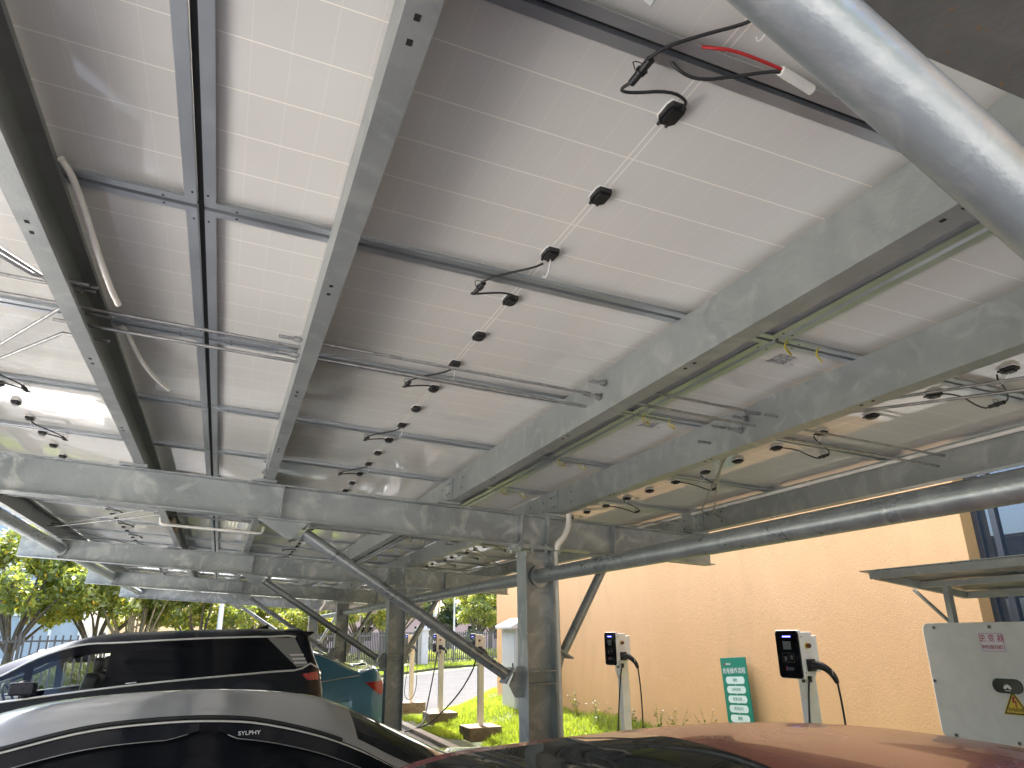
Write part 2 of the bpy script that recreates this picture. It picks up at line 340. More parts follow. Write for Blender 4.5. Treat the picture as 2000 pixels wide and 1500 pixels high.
# ---- panels
def panel_proto(row):
    name = 'solar_panel'
    r = thing(name, 'panel', 'solar panel', (0,0,0), ROT)
    hl, hw = 1.139, .567
    f = MB()
    for sy in (-1, 1):
        f.bx(-hl, hl, *(sorted((sy*hw, sy*(hw-.004)))), 0, .035)
        f.bx(-hl, hl, *(sorted((sy*(hw-.004), sy*(hw-.032)))), 0, .0025)
        f.bx(-hl, hl, *(sorted((sy*(hw-.004), sy*(hw-.012)))), .018, .024)
    for sx in (-1, 1):
        f.bx(*(sorted((sx*hl, sx*(hl-.004)))), -hw+.004, hw-.004, 0, .035)
        f.bx(*(sorted((sx*(hl-.004), sx*(hl-.036)))), -hw+.032, hw-.032, 0.0002, .0024)
        f.bx(*(sorted((sx*(hl-.004), sx*(hl-.012)))), -hw+.012, hw-.012, .018, .024)
        for sy in (-1, 1):                     # corner keys and drain holes
            f.bx(sx*hl-sx*.012-.003, sx*hl-sx*.012+.003, sy*(hw-.07)-.004, sy*(hw-.07)+.004, -.0012, .0004, 1)
            f.bx(sx*hl-sx*.10-.004, sx*hl-sx*.10+.004, sy*(hw-.012)-.003, sy*(hw-.012)+.003, -.0012, .0004, 1)
    f.build('frame', [M['alu'], M['hole']], r)
    g = MB(); g.bx(-hl+.005, hl-.005, -hw+.005, hw-.005, .0262, .0335, 0)
    g.build('back_glass', [M['back']], r)
    s = MB(); s.bx(-hl, hl+.02, hw+.001, hw+.019, .016, .026); s.bx(hl+.001, hl+.021, -hw, hw, .016, .026)
    s.build('seal_strip', M['seal'], r)
    for k, dv in enumerate((-.397, -.008, .367)):
        b = MB(); w0 = .026
        pts = [(-.030,-.042),(.030,-.042),(.038,-.020),(.038,.034),(.020,.050),(-.020,.050),(-.038,.034),(-.038,-.020)]
        pts = [(x*.66, y*.80) for x, y in pts]
        b.prism([(x*1.13, y*1.10 + dv) for x, y in pts], 'z', w0, w0-.003, 1)
        b.prism([(x, y + dv) for x, y in pts], 'z', w0-.003, w0-.018, 0)
        b.prism([(x*.7, y*.7 + dv) for x, y in pts], 'z', w0-.018, w0-.026, 0)
        for sx in (-.012, .012): b.cyl((sx, dv+.036, w0-.010), (sx, dv+.050, w0-.010), .005, 8)
        b.build('junction_box', [M['black'], M['sealant']], r, bevel=.002)
    sg = {0: 1, 1: -1, 2: 1}[row]
    side = sg*(.175 if row < 2 else .255)
    c = MB()
    c.tube([(0,.43,.010),(sg*.03,.45,-.005),(sg*.083*abs(side)/.175,.485,-.015),(side*.9,.545,-.028),(side*1.02,.59,-.034)], .0042, 8, 0, 2)
    c.tube([(side,.66,-.034),(side*1.08,.70,-.03),(side*.85,.715,-.012),(side*.35,.675,-.004),(sg*.0,.69,-.0),(-sg*.012,.73,.010),(0,.765,.012)], .0042, 8, 0, 2)
    cb = c.build('cable', M['black'], r)
    k = MB(); a = Vector((side*.98,.585,-.034)); d = Vector((side*.02,.08,0))
    k.cyl(a, a+d*.45, .010, 12); k.cyl(a+d*.45, a+d*.55, .013, 12); k.cyl(a+d*.55, a+d, .0095, 12)
    k.tube([a+d*.5+Vector((.016,0,.0)), a+d*.5+Vector((.02,.004,.03)), a+d*.5+Vector((-.02,.004,.03)), a+d*.5+Vector((-.016,0,0))], .0015, 5, 0, 1)
    k.build('connector', M['black'], cb)
    t = MB(); t.tube([(.004,.375,.006),(.01,.40,-.02),(.016,.43,-.035),(.010,.447,-.04),(.002,.44,-.034)], .0018, 6, 0, 1)
    t.build('cable_tie', M['sealant'], r)
    if row == 2:
        for x0, y0, w in ((-.98,-.36,.085),):
            q = MB(); q.bx(-1.0, -.90, -.44, -.34, .0252, .0262); q.bx(-.885, -.86, -.37, -.36, .0252, .0262)
            q.build('rating_label', M['label_grey'], r)
        for ux in (-1.10, -.93):
            e = MB(); e.tube([(ux-.01,.545,-.002),(ux-.03,.55,-.03),(ux+.03,.575,-.05),(ux+.055,.60,-.03),(ux+.045,.615,-.002)], .0035, 6, 0, 2)
            e.build('earthing_wire', M['earth_wire'], r)
    return r
ROWN = ['tree-side', 'middle', 'wall-side']
protos = [panel_proto(i) for i in range(3)]
fam = [family(p) for p in protos]; used = [False]*3
KMIN, KMAX = -1, 17
for k in range(KMIN, KMAX):
    yc = Y0 + k*PITCH - PITCH/2
    b = max([i for i, y in enumerate(FY) if y < yc], default=-1)
    if b >= 0:
        n = 1 + sum(1 for q in range(KMIN, k) if FY[b] < Y0 + q*PITCH - PITCH/2)
        where = f'{ORD[n-1]} panel beyond the {FR[b]} crossbeam'
    else:
        n = 1 + sum(1 for q in range(k+1, KMAX) if Y0 + q*PITCH - PITCH/2 < FY[0])
        where = f'{ORD[n-1]} panel this side of the nearest crossbeam'
    for row in range(3):
        lab = f'white-backed solar panel in the {ROWN[row]} row, {where}'
        loc = L3(ROWC[row], yc, 0)
        if not used[row]:
            used[row] = True; o = protos[row]; o.location = loc; o['label'] = lab
        else:
            o = dup(protos[row], loc, lab, tree=fam[row])
        o['group'] = f'solar panels of the {ROWN[row]} row'
# ---- purlins (C sections, all open towards the wall)
def c_section(u0, fl, d, t=.004, lip=.018):
    return [(u0,0),(u0+fl,0),(u0+fl,-lip),(u0+fl-t,-lip),(u0+fl-t,-t),(u0+t,-t),(u0+t,-d+t),(u0+fl-t,-d+t),(u0+fl-t,-d+lip),(u0+fl,-d+lip),(u0+fl,-d),(u0,-d)]
PN = ['first purlin from the tree side','second purlin from the tree side','third purlin from the tree side','fourth purlin from the tree side','fifth purlin from the tree side','last purlin beside the orange wall']
for b in range(-1, 4):
    ya = FY[b] + .004 if b >= 0 else -.12; yb = FY[b+1] - .004; ln = yb - ya
    for i in range(6):
        m = MB(); m.prism(c_section(0, PFL[i], PP), 'y', 0, ln)
        if b >= 0:
            hv = [Y0 + k*PITCH - .0 for k in range(-1, 18) if ya + .2 < Y0 + k*PITCH < yb - .3]
            for v in hv:                     # paired punched slots in the lower flange at each panel joint
                for dv in (-.045, .018):
                    m.bx(.022, .034, v-ya+dv-.008, v-ya+dv+.008, -PP-.0012, -PP+.0008, 1)
            for v in (.13, .42, ln-.42, ln-.13):
                for w in (-.07, -.15): m.bx(-.0012, .0005, v-.006, v+.006, w-.008, w+.008, 1)
        where = f'between the {FR[b]} and {FR[b+1]} crossbeams' if b >= 0 else 'running on this side of the nearest crossbeam'
        o = m.build('purlin', [M['galv'], M['hole']])
        o.location = L3(PU[i], ya, 0); o.rotation_euler = ROT
        tag(o, f'galvanised C-section {PN[i]}, {where}', 'purlin', 'purlins under the solar panels')
        c = MB()                                # cleat with four bolts at the far end
        c.bx(-.011, -.0025, ln-.17, ln-.015, -PP+.012, -.025)
        c.bx(-.09, .085, ln-.12, ln+.0, -PD-.0, -PP-.0005)
        for v in (ln-.135, ln-.065):
            for w in (-.065, -.15): c.cyl((-.011, v, w), (-.022, v, w), .011, 6); c.cyl((-.022, v, w), (-.03, v, w), .006, 8)
        c.build('cleat_plate', M['galv_beam'], o)
# ---- crossbeams
def hsec(w, d, tf, tw):
    a, b = w/2, tw/2
    return [(-a,0),(a,0),(a,-tf),(b,-tf),(b,-d+tf),(a,-d+tf),(a,-d),(-a,-d),(-a,-d+tf),(-b,-d+tf),(-b,-tf),(-a,-tf)]
BL, BR = -2.46, 4.16
for i, y in enumerate(FY):
    m = MB(); m.prism(hsec(.15, BD, .010, .007), 'x', BL, BR)
    o = m.build('crossbeam', M['galv_beam'] if i else M['dark_zinc'], bevel=.002); o.location = L3(0, y, -PD-.001); o.rotation_euler = ROT
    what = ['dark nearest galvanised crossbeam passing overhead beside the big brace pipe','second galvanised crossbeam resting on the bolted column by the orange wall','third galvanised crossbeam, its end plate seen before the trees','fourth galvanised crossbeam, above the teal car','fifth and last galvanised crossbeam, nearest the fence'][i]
    tag(o, what, 'crossbeam', 'crossbeams of the carport')
    for u in (-2.0, .35, 2.262, 2.50, 3.13):
        s = MB()
        for sy in (-1, 1): s.bx(u-.005, u+.005, *(sorted((sy*.0036, sy*.078))), -BD+.0102, -.0102)
        s.build('stiffener_plate', M['galv_beam'], o, bevel=.0015)
    gs = -.10 if i == 0 else 0
    g = MB(); g.prism([(.20+gs,-BD),(.56+gs,-BD),(.525+gs,-BD-.045),(.455+gs,-BD-.125),(.43+gs,-BD-.125)], 'y', -.006, .006)
    for q in ((.49+gs,-BD-.040),(.455+gs,-BD-.085)): g.cyl((q[0],-.006,q[1]),(q[0],-.022,q[1]),.013,6); g.cyl((q[0],.006,q[1]),(q[0],.02,q[1]),.013,6)
    g.build('gusset_plate', M['galv_beam'], o)
    g = MB(); g.prism([(2.92,-BD),(3.16,-BD),(3.10,-BD-.07),(2.98,-BD-.10)], 'y', -.006, .006); g.build('gusset_plate', M['galv_beam'], o)
# ---- columns
CX = 2.375
for i, y in enumerate(FY):
    zt = L3(CX, y, -PD-BD)[2] - .012
    r = thing('steel_column', ['galvanised steel column under the nearest crossbeam','thick galvanised H column before the orange wall with a white conduit','second row H column standing behind the long brace pipe, near the teal car','slim looking H column behind the teal car boot','farthest H column near the fence'][i], 'column', (CX, y, 0), group='columns of the carport')
    m = MB(); a, t, w = .125, .011, .10
    m.prism([(-a,-w),(-a+t,-w),(-a+t,-.004),(a-t,-.004),(a-t,-w),(a,-w),(a,w),(a-t,w),(a-t,.004),(-a+t,.004),(-a+t,w),(-a,w)], 'z', .012, zt-.028)
    m.build('shaft', M['galv_beam'], r, bevel=.002)
    c = MB(); c.box((0,0,zt-.013), (.40,.24,.016), M=Matrix.Rotation(TH,3,'Y')); c.box((0,0,zt+.003), (.40,.24,.014), M=Matrix.Rotation(TH,3,'Y'))
    for x in (-.17,-.06,.06,.17):
        for yy in (-.095,.095): c.cyl((x,yy,zt-.045-x*SL),(x,yy,zt+.03-x*SL),.012,6)
    c.build('cap_plate', M['galv_beam'], r)
    p = MB(); p.bx(-.2,.2,-.17,.17,0,.012)
    for x in (-.16,.16):
        for yy in (-.13,.13): p.cyl((x,yy,.012),(x,yy,.06),.012,6)
    p.build('base_plate', M['galv'], r)
    for z in (H-.286, H-.378):
        s = MB()
        for sy in (-1,1): s.bx(-a+t, a-t, *(sorted((sy*.0045, sy*.098))), z-.005, z+.005)
        s.build('stiffener_plate', M['galv_beam'], r, bevel=.0015)
    g = MB(); g.prism([(-a,H-.25),(-a-.05,H-.25),(-a-.118,H-.385),(-a-.07,H-.475),(-a,H-.475)], 'y', -.006, .006)
    for q in ((-a-.062,H-.305),(-a-.082,H-.35)): g.cyl((q[0],-.006,q[1]),(q[0],-.024,q[1]),.014,8); g.cyl((q[0],.006,q[1]),(q[0],.02,q[1]),.014,6)
    g.build('gusset_plate', M['galv_beam'], r)
    g = MB(); g.prism([(a,H-.13),(a+.02,H-.13),(a+.112,H-.19),(a+.05,H-.40),(a,H-.42)], 'y', -.006, .006)
    g.cyl((a+.03,-.006,H-.235),(a+.03,-.024,H-.235),.014,8); g.cyl((a+.065,-.006,H-.225),(a+.065,-.022,H-.225),.012,8)
    g.build('gusset_plate', M['galv_beam'], r)
# ---- braces
for i, y in enumerate(FY):
    A = Vector((.50, y, H+.722)); B = Vector((2.12, y, H-.315)); d = (B-A).normalized()
    if i == 0: A = A - d*.10 - Vector((0,0,.03)); B = B - Vector((0,0,.03))
    m = MB(); m.cyl(A + d*.012, B - d*.012, .043, 32)
    o = m.build('brace_pipe', M['galv_pipe'])
    tag(o, ['big galvanised brace pipe crossing close overhead beneath the dark crossbeam','long brace pipe from the second crossbeam down to the bolted column','long brace pipe under the third crossbeam, ending by the teal car','long brace pipe under the fourth crossbeam behind the black minivan','farthest long brace pipe, half hidden by the trees and minivan'][i], 'brace', 'long brace pipes')
    for P, s in ((A, 1), (B, -1)):
        e = MB(); q = d.to_track_quat('Z','Y').to_matrix()
        e.box(P + d*.004*s, (.15,.13,.012), M=q); e.build('end_plate', M['galv_beam'], o, bevel=.0015)
    A = Vector((3.035, y, H+.555)); B = Vector((2.60, y, H-.165)); d = (B-A).normalized()
    m = MB(); m.cyl(A, B, .038, 24)
    o = m.build('short_brace_pipe', M['galv_pipe'])
    tag(o, ['short brace pipe behind the column of the nearest crossbeam','short brace pipe leaning out before the orange wall','short brace pipe seen against the fence, behind the second column','short brace pipe of the fourth column','farthest short brace pipe, near the fence'][i], 'brace', 'short brace pipes')
    e = MB(); q = d.to_track_quat('Z','Y').to_matrix(); e.box(B, (.15,.14,.012), M=q); e.build('end_plate', M['galv_beam'], o)
# ---- tie pipes along the columns and along the eave
for b in range(-1, 4):
    ya = FY[b]+.03 if b >= 0 else -2.4; yb = FY[b+1]-.03
    if b < 0: continue
    m = MB(); m.cyl((CX+.03, ya, H+.435), (CX+.03, yb, H+.435), .056, 40)
    o = m.build('tie_pipe', M['galv_pipe']); wh = f'from the {FR[b]} to the {FR[b+1]} column' if b >= 0 else 'on this side of the nearest column'
    tag(o, f'thick horizontal pipe joining columns, {wh}', 'pipe', 'pipes joining the columns')
    for yy in ([ya, yb] if b >= 0 else [yb]):
        e = MB(); e.cyl((CX+.03, yy-.006, H+.435), (CX+.03, yy+.006, H+.435), .086, 40); s = 1 if yy == yb else -1
        e.bx(CX+.024, CX+.036, *sorted((yy+s*.006, yy+s*.026)), H+.36, H+.51); e.build('flange', M['galv_pipe'], o)
    e = L3(-2.0, 0, -PD-.125)
    m = MB(); m.cyl((e[0], ya+.03, e[2]), (e[0], yb-.05, e[2]), .062, 32)
    o = m.build('eave_pipe', M['galv_pipe']); wh = f'from the {FR[b]} to the {FR[b+1]} crossbeam' if b >= 0 else 'on this side of the nearest crossbeam'
    tag(o, f'galvanised pipe along the tree-side eave, {wh}', 'pipe', 'pipes along the tree-side eave')
    f = MB(); f.cyl((e[0], yb-.052, e[2]), (e[0], yb-.038, e[2]), .092, 32); f.build('flange', M['galv_pipe'], o)
# ---- tie rods through the purlin webs
OFF = [-.10, .085, .0, -.16, -.05]
PNS = ['first','second','third','fourth','fifth','sixth']
for b in range(4):
    vm = (FY[b] + FY[b+1])/2
    for i in range(5):
        for j, (w, lv) in enumerate(((-.068,'upper'), (-.122,'lower'))):
            v = vm + OFF[i] + j*.05
            u0, u1 = PU[i]-.10, PU[i+1]+.075
            m = MB(); m.cyl(L3(u0, v, w), L3(u1, v, w), .0078, 8)
            o = m.build('tie_rod', M['rod'])
            tag(o, f'{lv} straight tie rod from the {PNS[i]} to the {PNS[i+1]} purlin, {BAY[b]} bay', 'tie rod', 'straight tie rods')
            for u in (PU[i]-.016, PU[i+1]+.022):
                n = MB(); n.cyl(L3(u-.02, v, w), L3(u+.002, v, w), .0135, 6); n.cyl(L3(u+.003, v, w), L3(u+.006, v, w), .019, 12); n.build('nut', M['rod'], o)
    for (ia, ib, nm, ue) in ((1, 0, 'tree-side', 1), (4, 5, 'wall-side', -1)):
        for sgn, fr in ((-1, b), (1, b+1)):
            for j, (w, lv) in enumerate(((-.068,'upper'), (-.122,'lower'))):
                va = vm + sgn*(.14 + .14*j); vb = FY[fr] - sgn*(.16 + .20*j)
                ua, ub = PU[ia] + (-.0 if ia == 1 else .0), PU[ib]
                A = Vector(L3(ua, va, w)); B = Vector(L3(ub, vb, w)); d = (B-A).normalized()
                s = -.09 if ia == 1 else .09
                m = MB(); m.tube([L3(ua - s, va, w), L3(ua + s, va, w), L3(ub - (ub-ua)*.12, vb - (vb-va)*.10, w), L3(ub + (.08 if ib == 5 else -.08), vb, w)], .0075, 8)
                o = m.build('diagonal_tie_rod', M['rod'])
                tag(o, f'{lv} slanting tie rod, {nm} eave of the {BAY[b]} bay, bound for the {FR[fr]} crossbeam', 'tie rod', 'slanting tie rods')
# ---- white tubes, conduits and loose cables near the camera
def loose(name, label, cat, pts, r, mat, n=12, sm=2, group=None):
    m = MB(); m.tube(pts, r, n, 0, sm); o = m.build(name, mat); return tag(o, label, cat, group)
loose('cable_sleeve', 'longer white plastic tube hanging below the second purlin', 'cable sleeve', [L3(-.585,2.10,-.012), L3(-.565,2.16,-.02), L3(-.545,2.25,-.05), L3(-.515,2.50,-.11), L3(-.49,2.66,-.15), L3(-.47,2.74,-.17)], .0105, M['pvc'], group='white tubes by the second purlin')
loose('cable_sleeve', 'curved white plastic tube dangling beyond the tie rods', 'cable sleeve', [L3(-.56,3.37,-.012), L3(-.545,3.40,-.02), L3(-.525,3.50,-.04), L3(-.49,3.66,-.07), L3(-.44,3.83,-.085), L3(-.385,3.98,-.085)], .0105, M['pvc'], group='white tubes by the second purlin')
for b in range(0, 4):
    ya, yb = FY[b]+.15, FY[b+1]-.02
    m = MB(); m.cyl(L3(PU[5]-.018, ya, -.030), L3(PU[5]-.018, yb, -.030), .0125, 12)
    o = m.build('conduit', M['pvc']); tag(o, f'white plastic conduit clipped along the wall-side purlin, {BAY[b]} bay', 'conduit', 'conduits along the wall-side purlin')
    for k in range(5):
        v = ya + (k+.5)*(yb-ya)/5; c = MB(); c.cyl(L3(PU[5]-.018, v-.008, -.030), L3(PU[5]-.018, v+.008, -.030), .0165, 12); c.bx(PU[5]-.03, PU[5]-.004, v-.008, v+.008, 0, 0); 
        c.f = c.f[:-6]; c.m = c.m[:-6]; c.s = c.s[:-6]; c.build('pipe_clip', M['pvc'], o)
m = MB(); m.tube([(2.63,5.42,H+.985),(2.637,5.42,H+.90),(2.625,5.415,H+.82),(2.585,5.415,H+.745),(2.545,5.43,H+.70)], .023, 16, 0, 2)
o = m.build('flexible_conduit', M['pvc']); tag(o, 'bent off-white flexible conduit dropping past the second crossbeam to the column', 'conduit')
e = MB(); e.tube([(2.560,5.424,H+.718),(2.532,5.44,H+.685),(2.528,5.45,H+.64)], .026, 16, 0, 2); e.build('elbow', M['pvc'], o)
fo = family(o)
m = MB(); m.cyl((2.527,5.475,H+.66), (2.527,5.475,0.05), .0185, 16); m.cyl((2.527,5.475,H-.33),(2.527,5.475,H-.37),.021,16)
tag(m.build('vertical_conduit', M['pvc']), 'white pipe running down the edge of the bolted column', 'conduit')
o2 = dup(o, (0,FY[4]-FY[1],0), 'far bent conduit dropping past the fifth crossbeam', tree=fo)
loose('cross_conduit', 'white plastic conduit crossing under the purlins just past the second crossbeam', 'conduit', [L3(-.69,8.24,-.17), L3(-.68,8.235,-.238), L3(-.60,8.23,-.24), L3(.27,8.20,-.24), L3(.33,8.20,-.238), L3(.335,8.20,-.17)], .0145, M['pvc'], 12, 2)
m = MB(); rn = random.Random(4); P = [Vector(L3(-.64, 8.75 + k*.13, -.12 + .02*math.sin(k*2.2))) for k in range(9)]
m.tube(P, [.02,.05,.062,.045,.05,.058,.048,.04,.015], 9, 0, 0); m.v = [(x+rn.uniform(-.012,.012), y+rn.uniform(-.02,.02), z+rn.uniform(-.012,.012)) for x, y, z in m.v]
tag(m.build('bird_nest', mottled('nest_straw', (.16,.10,.06), (.52,.44,.34), 14, (.8,.95), 0, .8, 60)), 'straw coloured nest stuffed inside the second purlin behind the crossbeam', 'nest')
loose('string_cable', 'red solar cable entering a white corrugated tube', 'cable', [L3(.875,1.03,.015), L3(.885,.998,-.015), L3(.927,.98,-.02), L3(.994,.978,-.02), L3(1.067,.978,-.022), L3(1.10,.985,-.022)], .0042, M['red_wire'], 8)
loose('return_cable', 'black solar cable looping into the white corrugated tube', 'cable', [L3(.83,1.08,.01), L3(.86,1.082,-.02), L3(.912,1.076,-.03), L3(.979,1.032,-.03), L3(1.058,.979,-.027), L3(1.10,.985,-.026)], .0042, M['black'], 8)
m = MB(); P = [Vector(L3(1.064 + .003*k, .981 + .0005*k, -.024)) for k in range(36)]
m.tube(P, [.0125 if k % 2 else .0108 for k in range(36)], 14); o = m.build('corrugated_tube', M['pvc']); tag(o, 'white corrugated tube behind the big brace pipe', 'cable sleeve')
# ================================================================ GROUND
def sheet(name, poly, z, mat, label=None):
    me = bpy.data.meshes.new(name); me.from_pydata([(x, y, z) for x, y in poly], [], [list(range(len(poly)))]); me.materials.append(mat)
    o = bpy.data.objects.new(name, me); COL.objects.link(o); return struct(o, label)
sheet('ground', [(-900,-900),(900,-900),(900,900),(-900,900)], -.012, M['field'])
sheet('parking_lot', [(-3.6,-14),(3.75,-14),(3.75,18.4),(-3.6,18.4)], 0, M['lot'])
sheet('driveway', [(-14,-14),(-3.6,-14),(-3.6,19.2),(-14,17)], -.004, M['apron'])
sheet('forecourt', [(-14,-40),(30,-40),(30,-9.3),(6.2,-9.3),(6.2,-6),(3.6,-6),(3.6,-14.0),(-14,-14.0)], -.006, M['forecourt'])
sheet('road', [(-26,12.5),(-14,17),(-3.6,18.4),(4.2,18.4),(7.9,22.2),(40,22.2),(40,50),(17.2,44.9),(9.2,35.9),(-1.5,24.2),(-16,19.6),(-26,17.5)], -.008, M['asphalt'])
k = MB(); k.bx(3.75,3.92,-6,17.9,-.05,.07); struct(k.build('kerb', M['kerb'], bevel=.012))
# grass bank by the wall
def bank_z(x, y):
    t = np.clip((x-4.6)/1.8, 0, 1); e = np.clip((17.9 + .95*np.maximum(0, x-4.6) - y)/1.6, 0, 1)
    return (.02 + .42*t**1.2 + .03*np.sin(y*1.7+x*2.1)*t)*e
gx, gy = np.meshgrid(np.linspace(3.92, 9.0, 40), np.linspace(-6, 22.6, 140), indexing='ij')
gz = bank_z(gx, gy) + .004; V = np.stack([gx, gy, gz], -1).reshape(-1, 3); ny = gx.shape[1]
F = [(i*ny+j, (i+1)*ny+j, (i+1)*ny+j+1, i*ny+j+1) for i in range(39) for j in range(ny-1)
     if not (gx[i,j] > 6.45 and gy[i,j] < 17.2) and gy[i,j] < 17.95 + .95*max(0, gx[i,j]-4.6)]
o = bpy.data.objects.new('grass_bank', npmesh('grass_bank', V, F, [M['soil']])); COL.objects.link(o); struct(o)
rng = np.random.default_rng(5)
def blades(name, X, Y, Z, hmin, hmax, wid, mats, mi=None, lean=.55):
    n = len(X); a = rng.uniform(0, 2*np.pi, n); h = rng.uniform(hmin, hmax, n); l = rng.uniform(.1, lean, n)*h; b = rng.uniform(0, 2*np.pi, n)
    dx, dy = np.cos(a)*wid, np.sin(a)*wid; lx, ly = np.cos(b)*l, np.sin(b)*l
    P = np.zeros((n, 5, 3))
    P[:,0] = np.stack([X-dx, Y-dy, Z], -1); P[:,1] = np.stack([X+dx, Y+dy, Z], -1)
    P[:,2] = np.stack([X+dx*.7+lx*.35, Y+dy*.7+ly*.35, Z+h*.55], -1); P[:,3] = np.stack([X-dx*.7+lx*.35, Y-dy*.7+ly*.35, Z+h*.55], -1)
    P[:,4] = np.stack([X+lx, Y+ly, Z+h*.95], -1)
    i = np.arange(n)*5
    F = np.concatenate([np.stack([i,i+1,i+2], -1), np.stack([i,i+2,i+3], -1), np.stack([i+3,i+2,i+4], -1)])
    me = npmesh(name, P.reshape(-1,3), F, mats)
    o = bpy.data.objects.new(name, me); COL.objects.link(o); o['kind'] = 'stuff'; return o
n = 190000
X = rng.uniform(3.95, 8.6, n); Y = rng.uniform(1.0, 21.8, n)
ok = (X + .25*np.sin(Y*2.3) + .15*np.sin(Y*5.1) > 4.30 - .3*(Y>14.2)*(np.abs(Y-16.3)>.6)) & (Y < 17.8 + .95*np.maximum(0, X-4.6)) & ((X < 6.38) | (Y > 17.5))
X, Y = X[ok], Y[ok]
cl = np.sin(X*3.1+Y*1.3)+np.sin(X*1.2-Y*2.7)+rng.normal(0,.6,len(X)); ok = cl > -1.5; X, Y = X[ok], Y[ok]
g = blades('grass', X, Y, bank_z(X, Y), .04, .125, .006, [M['grass']], lean=.95); tag(g, 'sunlit grass on the bank by the orange wall', 'grass')
# ================================================================ FENCE LINE
FP = [Vector(p) for p in ((-17,20.6,0),(-1.2,26.3,0),(10.7,42.3,0),(19.5,47.8,0))]
def along(t):
    for a, b in zip(FP, FP[1:]):
        L = (b-a).length
        if t <= L: return a.lerp(b, t/L), (b-a).normalized()
        t -= L
    return FP[-1], (FP[-1]-FP[-2]).normalized()
TOT = sum((b-a).length for a, b in zip(FP, FP[1:]))
n = 30000; T = rng.uniform(0, TOT, n); pts = np.array([along(t)[0] for t in T]); nr = np.array([(lambda d: (d.y, -d.x, 0))(along(t)[1]) for t in T])
offs = rng.uniform(.05, 1.75, n); pts = pts + nr*offs[:,None]
g = blades('verge_grass', pts[:,0], pts[:,1], np.full(n, .10), .05, .20, .012, [M['grass']], lean=.9); tag(g, 'bright grass verge along the foot of the grey fence', 'grass')
vs = []; 
m = MB()
for a, b in zip(FP, FP[1:]):
    d = (b-a).normalized(); nn = Vector((d.y, -d.x, 0)); up = Vector((0,0,1))
    p = [a, b, b + nn*1.8, a + nn*1.8]
    m.add([q + up*.10 for q in p] + [q + up*-.02 for q in p], [(0,3,2,1),(2,3,7,6)])
struct(m.build('grass_verge', M['soil']))
secs = [(0,8.3),(8.3,16.75),(16.8,26.9),(26.9,36.6),(37.4,46.9)]
SN = ['behind the black minivan windscreen','behind the black minivan windows','behind the fourth column','behind the chargers on white posts','beside the pale pillar near the orange wall corner']
for (t0, t1), sn in zip(secs, SN):
    r = thing('metal_fence', f'grey metal bar fence section {sn}', 'fence', along(t0)[0], group='sections of the boundary fence')
    base = along(t0)[0]; bm = MB(); nb = int((t1-t0)/.19)
    for k in range(nb):
        p, d = along(t0 + (k+.5)*(t1-t0)/nb); p = p - base; q = Matrix.Rotation(math.atan2(d.y, d.x), 3, 'Z')
        bm.box(p + Vector((0,0,1.12)), (.044,.044,1.62), M=q)
    bm.build('bars', M['fence'], r)
    for z in (.38, 1.78):
        rl = MB(); stops = [t0, t1] + [s for s in (16.79, 36.78) if t0 < s < t1]; stops.sort()
        for s0, s1 in zip(stops, stops[1:]):
            A, B = along(s0+.001)[0]-base, along(s1-.001)[0]-base
            d = (B-A).normalized(); rl.box((A+B)/2 + Vector((0,0,z)), ((B-A).length, .045, .05), M=Matrix.Rotation(math.atan2(d.y,d.x),3,'Z'))
        rl.build('rail', M['fence'], r)
    pl = MB(); A, B = along(t0)[0]-base, along(t1-.01)[0]-base
    for t in np.arange(t0, t1+.1, (t1-t0)/4):
        p, d = along(min(t, t1-.01)); pl.box(p-base+Vector((0,0,1.0)), (.07,.07,1.98), M=Matrix.Rotation(math.atan2(d.y,d.x),3,'Z'))
    pl.build('posts', M['fence'], r)
for t, lab in ((37.0, 'pale rendered gate pillar standing in the grey fence'),):
    p, d = along(t); r = MB(); q = Matrix.Rotation(math.atan2(d.y,d.x),3,'Z')
    r.box(p+Vector((0,0,1.0)), (.55,.55,2.0), M=q); r.box(p+Vector((0,0,2.06)), (.68,.68,.12), M=q); r.box(p+Vector((0,0,2.2)), (.45,.45,.16), M=q)
    tag(r.build('gate_pillar', M['pillar'], bevel=.015), lab, 'pillar')
# ================================================================ TREES AND PLANTS
def leafcloud(centres, radii, n, size, seed, flat=.75):
    g = np.random.default_rng(seed); k = len(centres); w = np.array(radii)**2.2; w /= w.sum()
    idx = g.choice(k, n, p=w); C = np.array(centres)[idx]; Rr = np.array(radii)[idx]
    d = g.normal(0, 1, (n,3)); d /= np.linalg.norm(d, axis=1)[:,None]; rad = Rr*(g.uniform(.15, 1.12, n)**.55)
    P = C + d*rad[:,None]*np.array([1,1,flat])
    nrm = g.normal(0,1,(n,3)) + d*.6 + np.array([0,0,.5]); nrm /= np.linalg.norm(nrm, axis=1)[:,None]
    t = np.cross(nrm, g.normal(0,1,(n,3))); t /= np.linalg.norm(t, axis=1)[:,None]; b = np.cross(nrm, t)
    s = size*g.uniform(.6, 1.35, n)[:,None]
    V = np.stack([P-t*s, P-b*s*.45+t*s*.05, P+t*s, P+b*s*.45+t*s*.05], 1).reshape(-1,3)
    i = np.arange(n)*4; F = np.stack([i,i+1,i+2,i+3], -1)
    return V, F
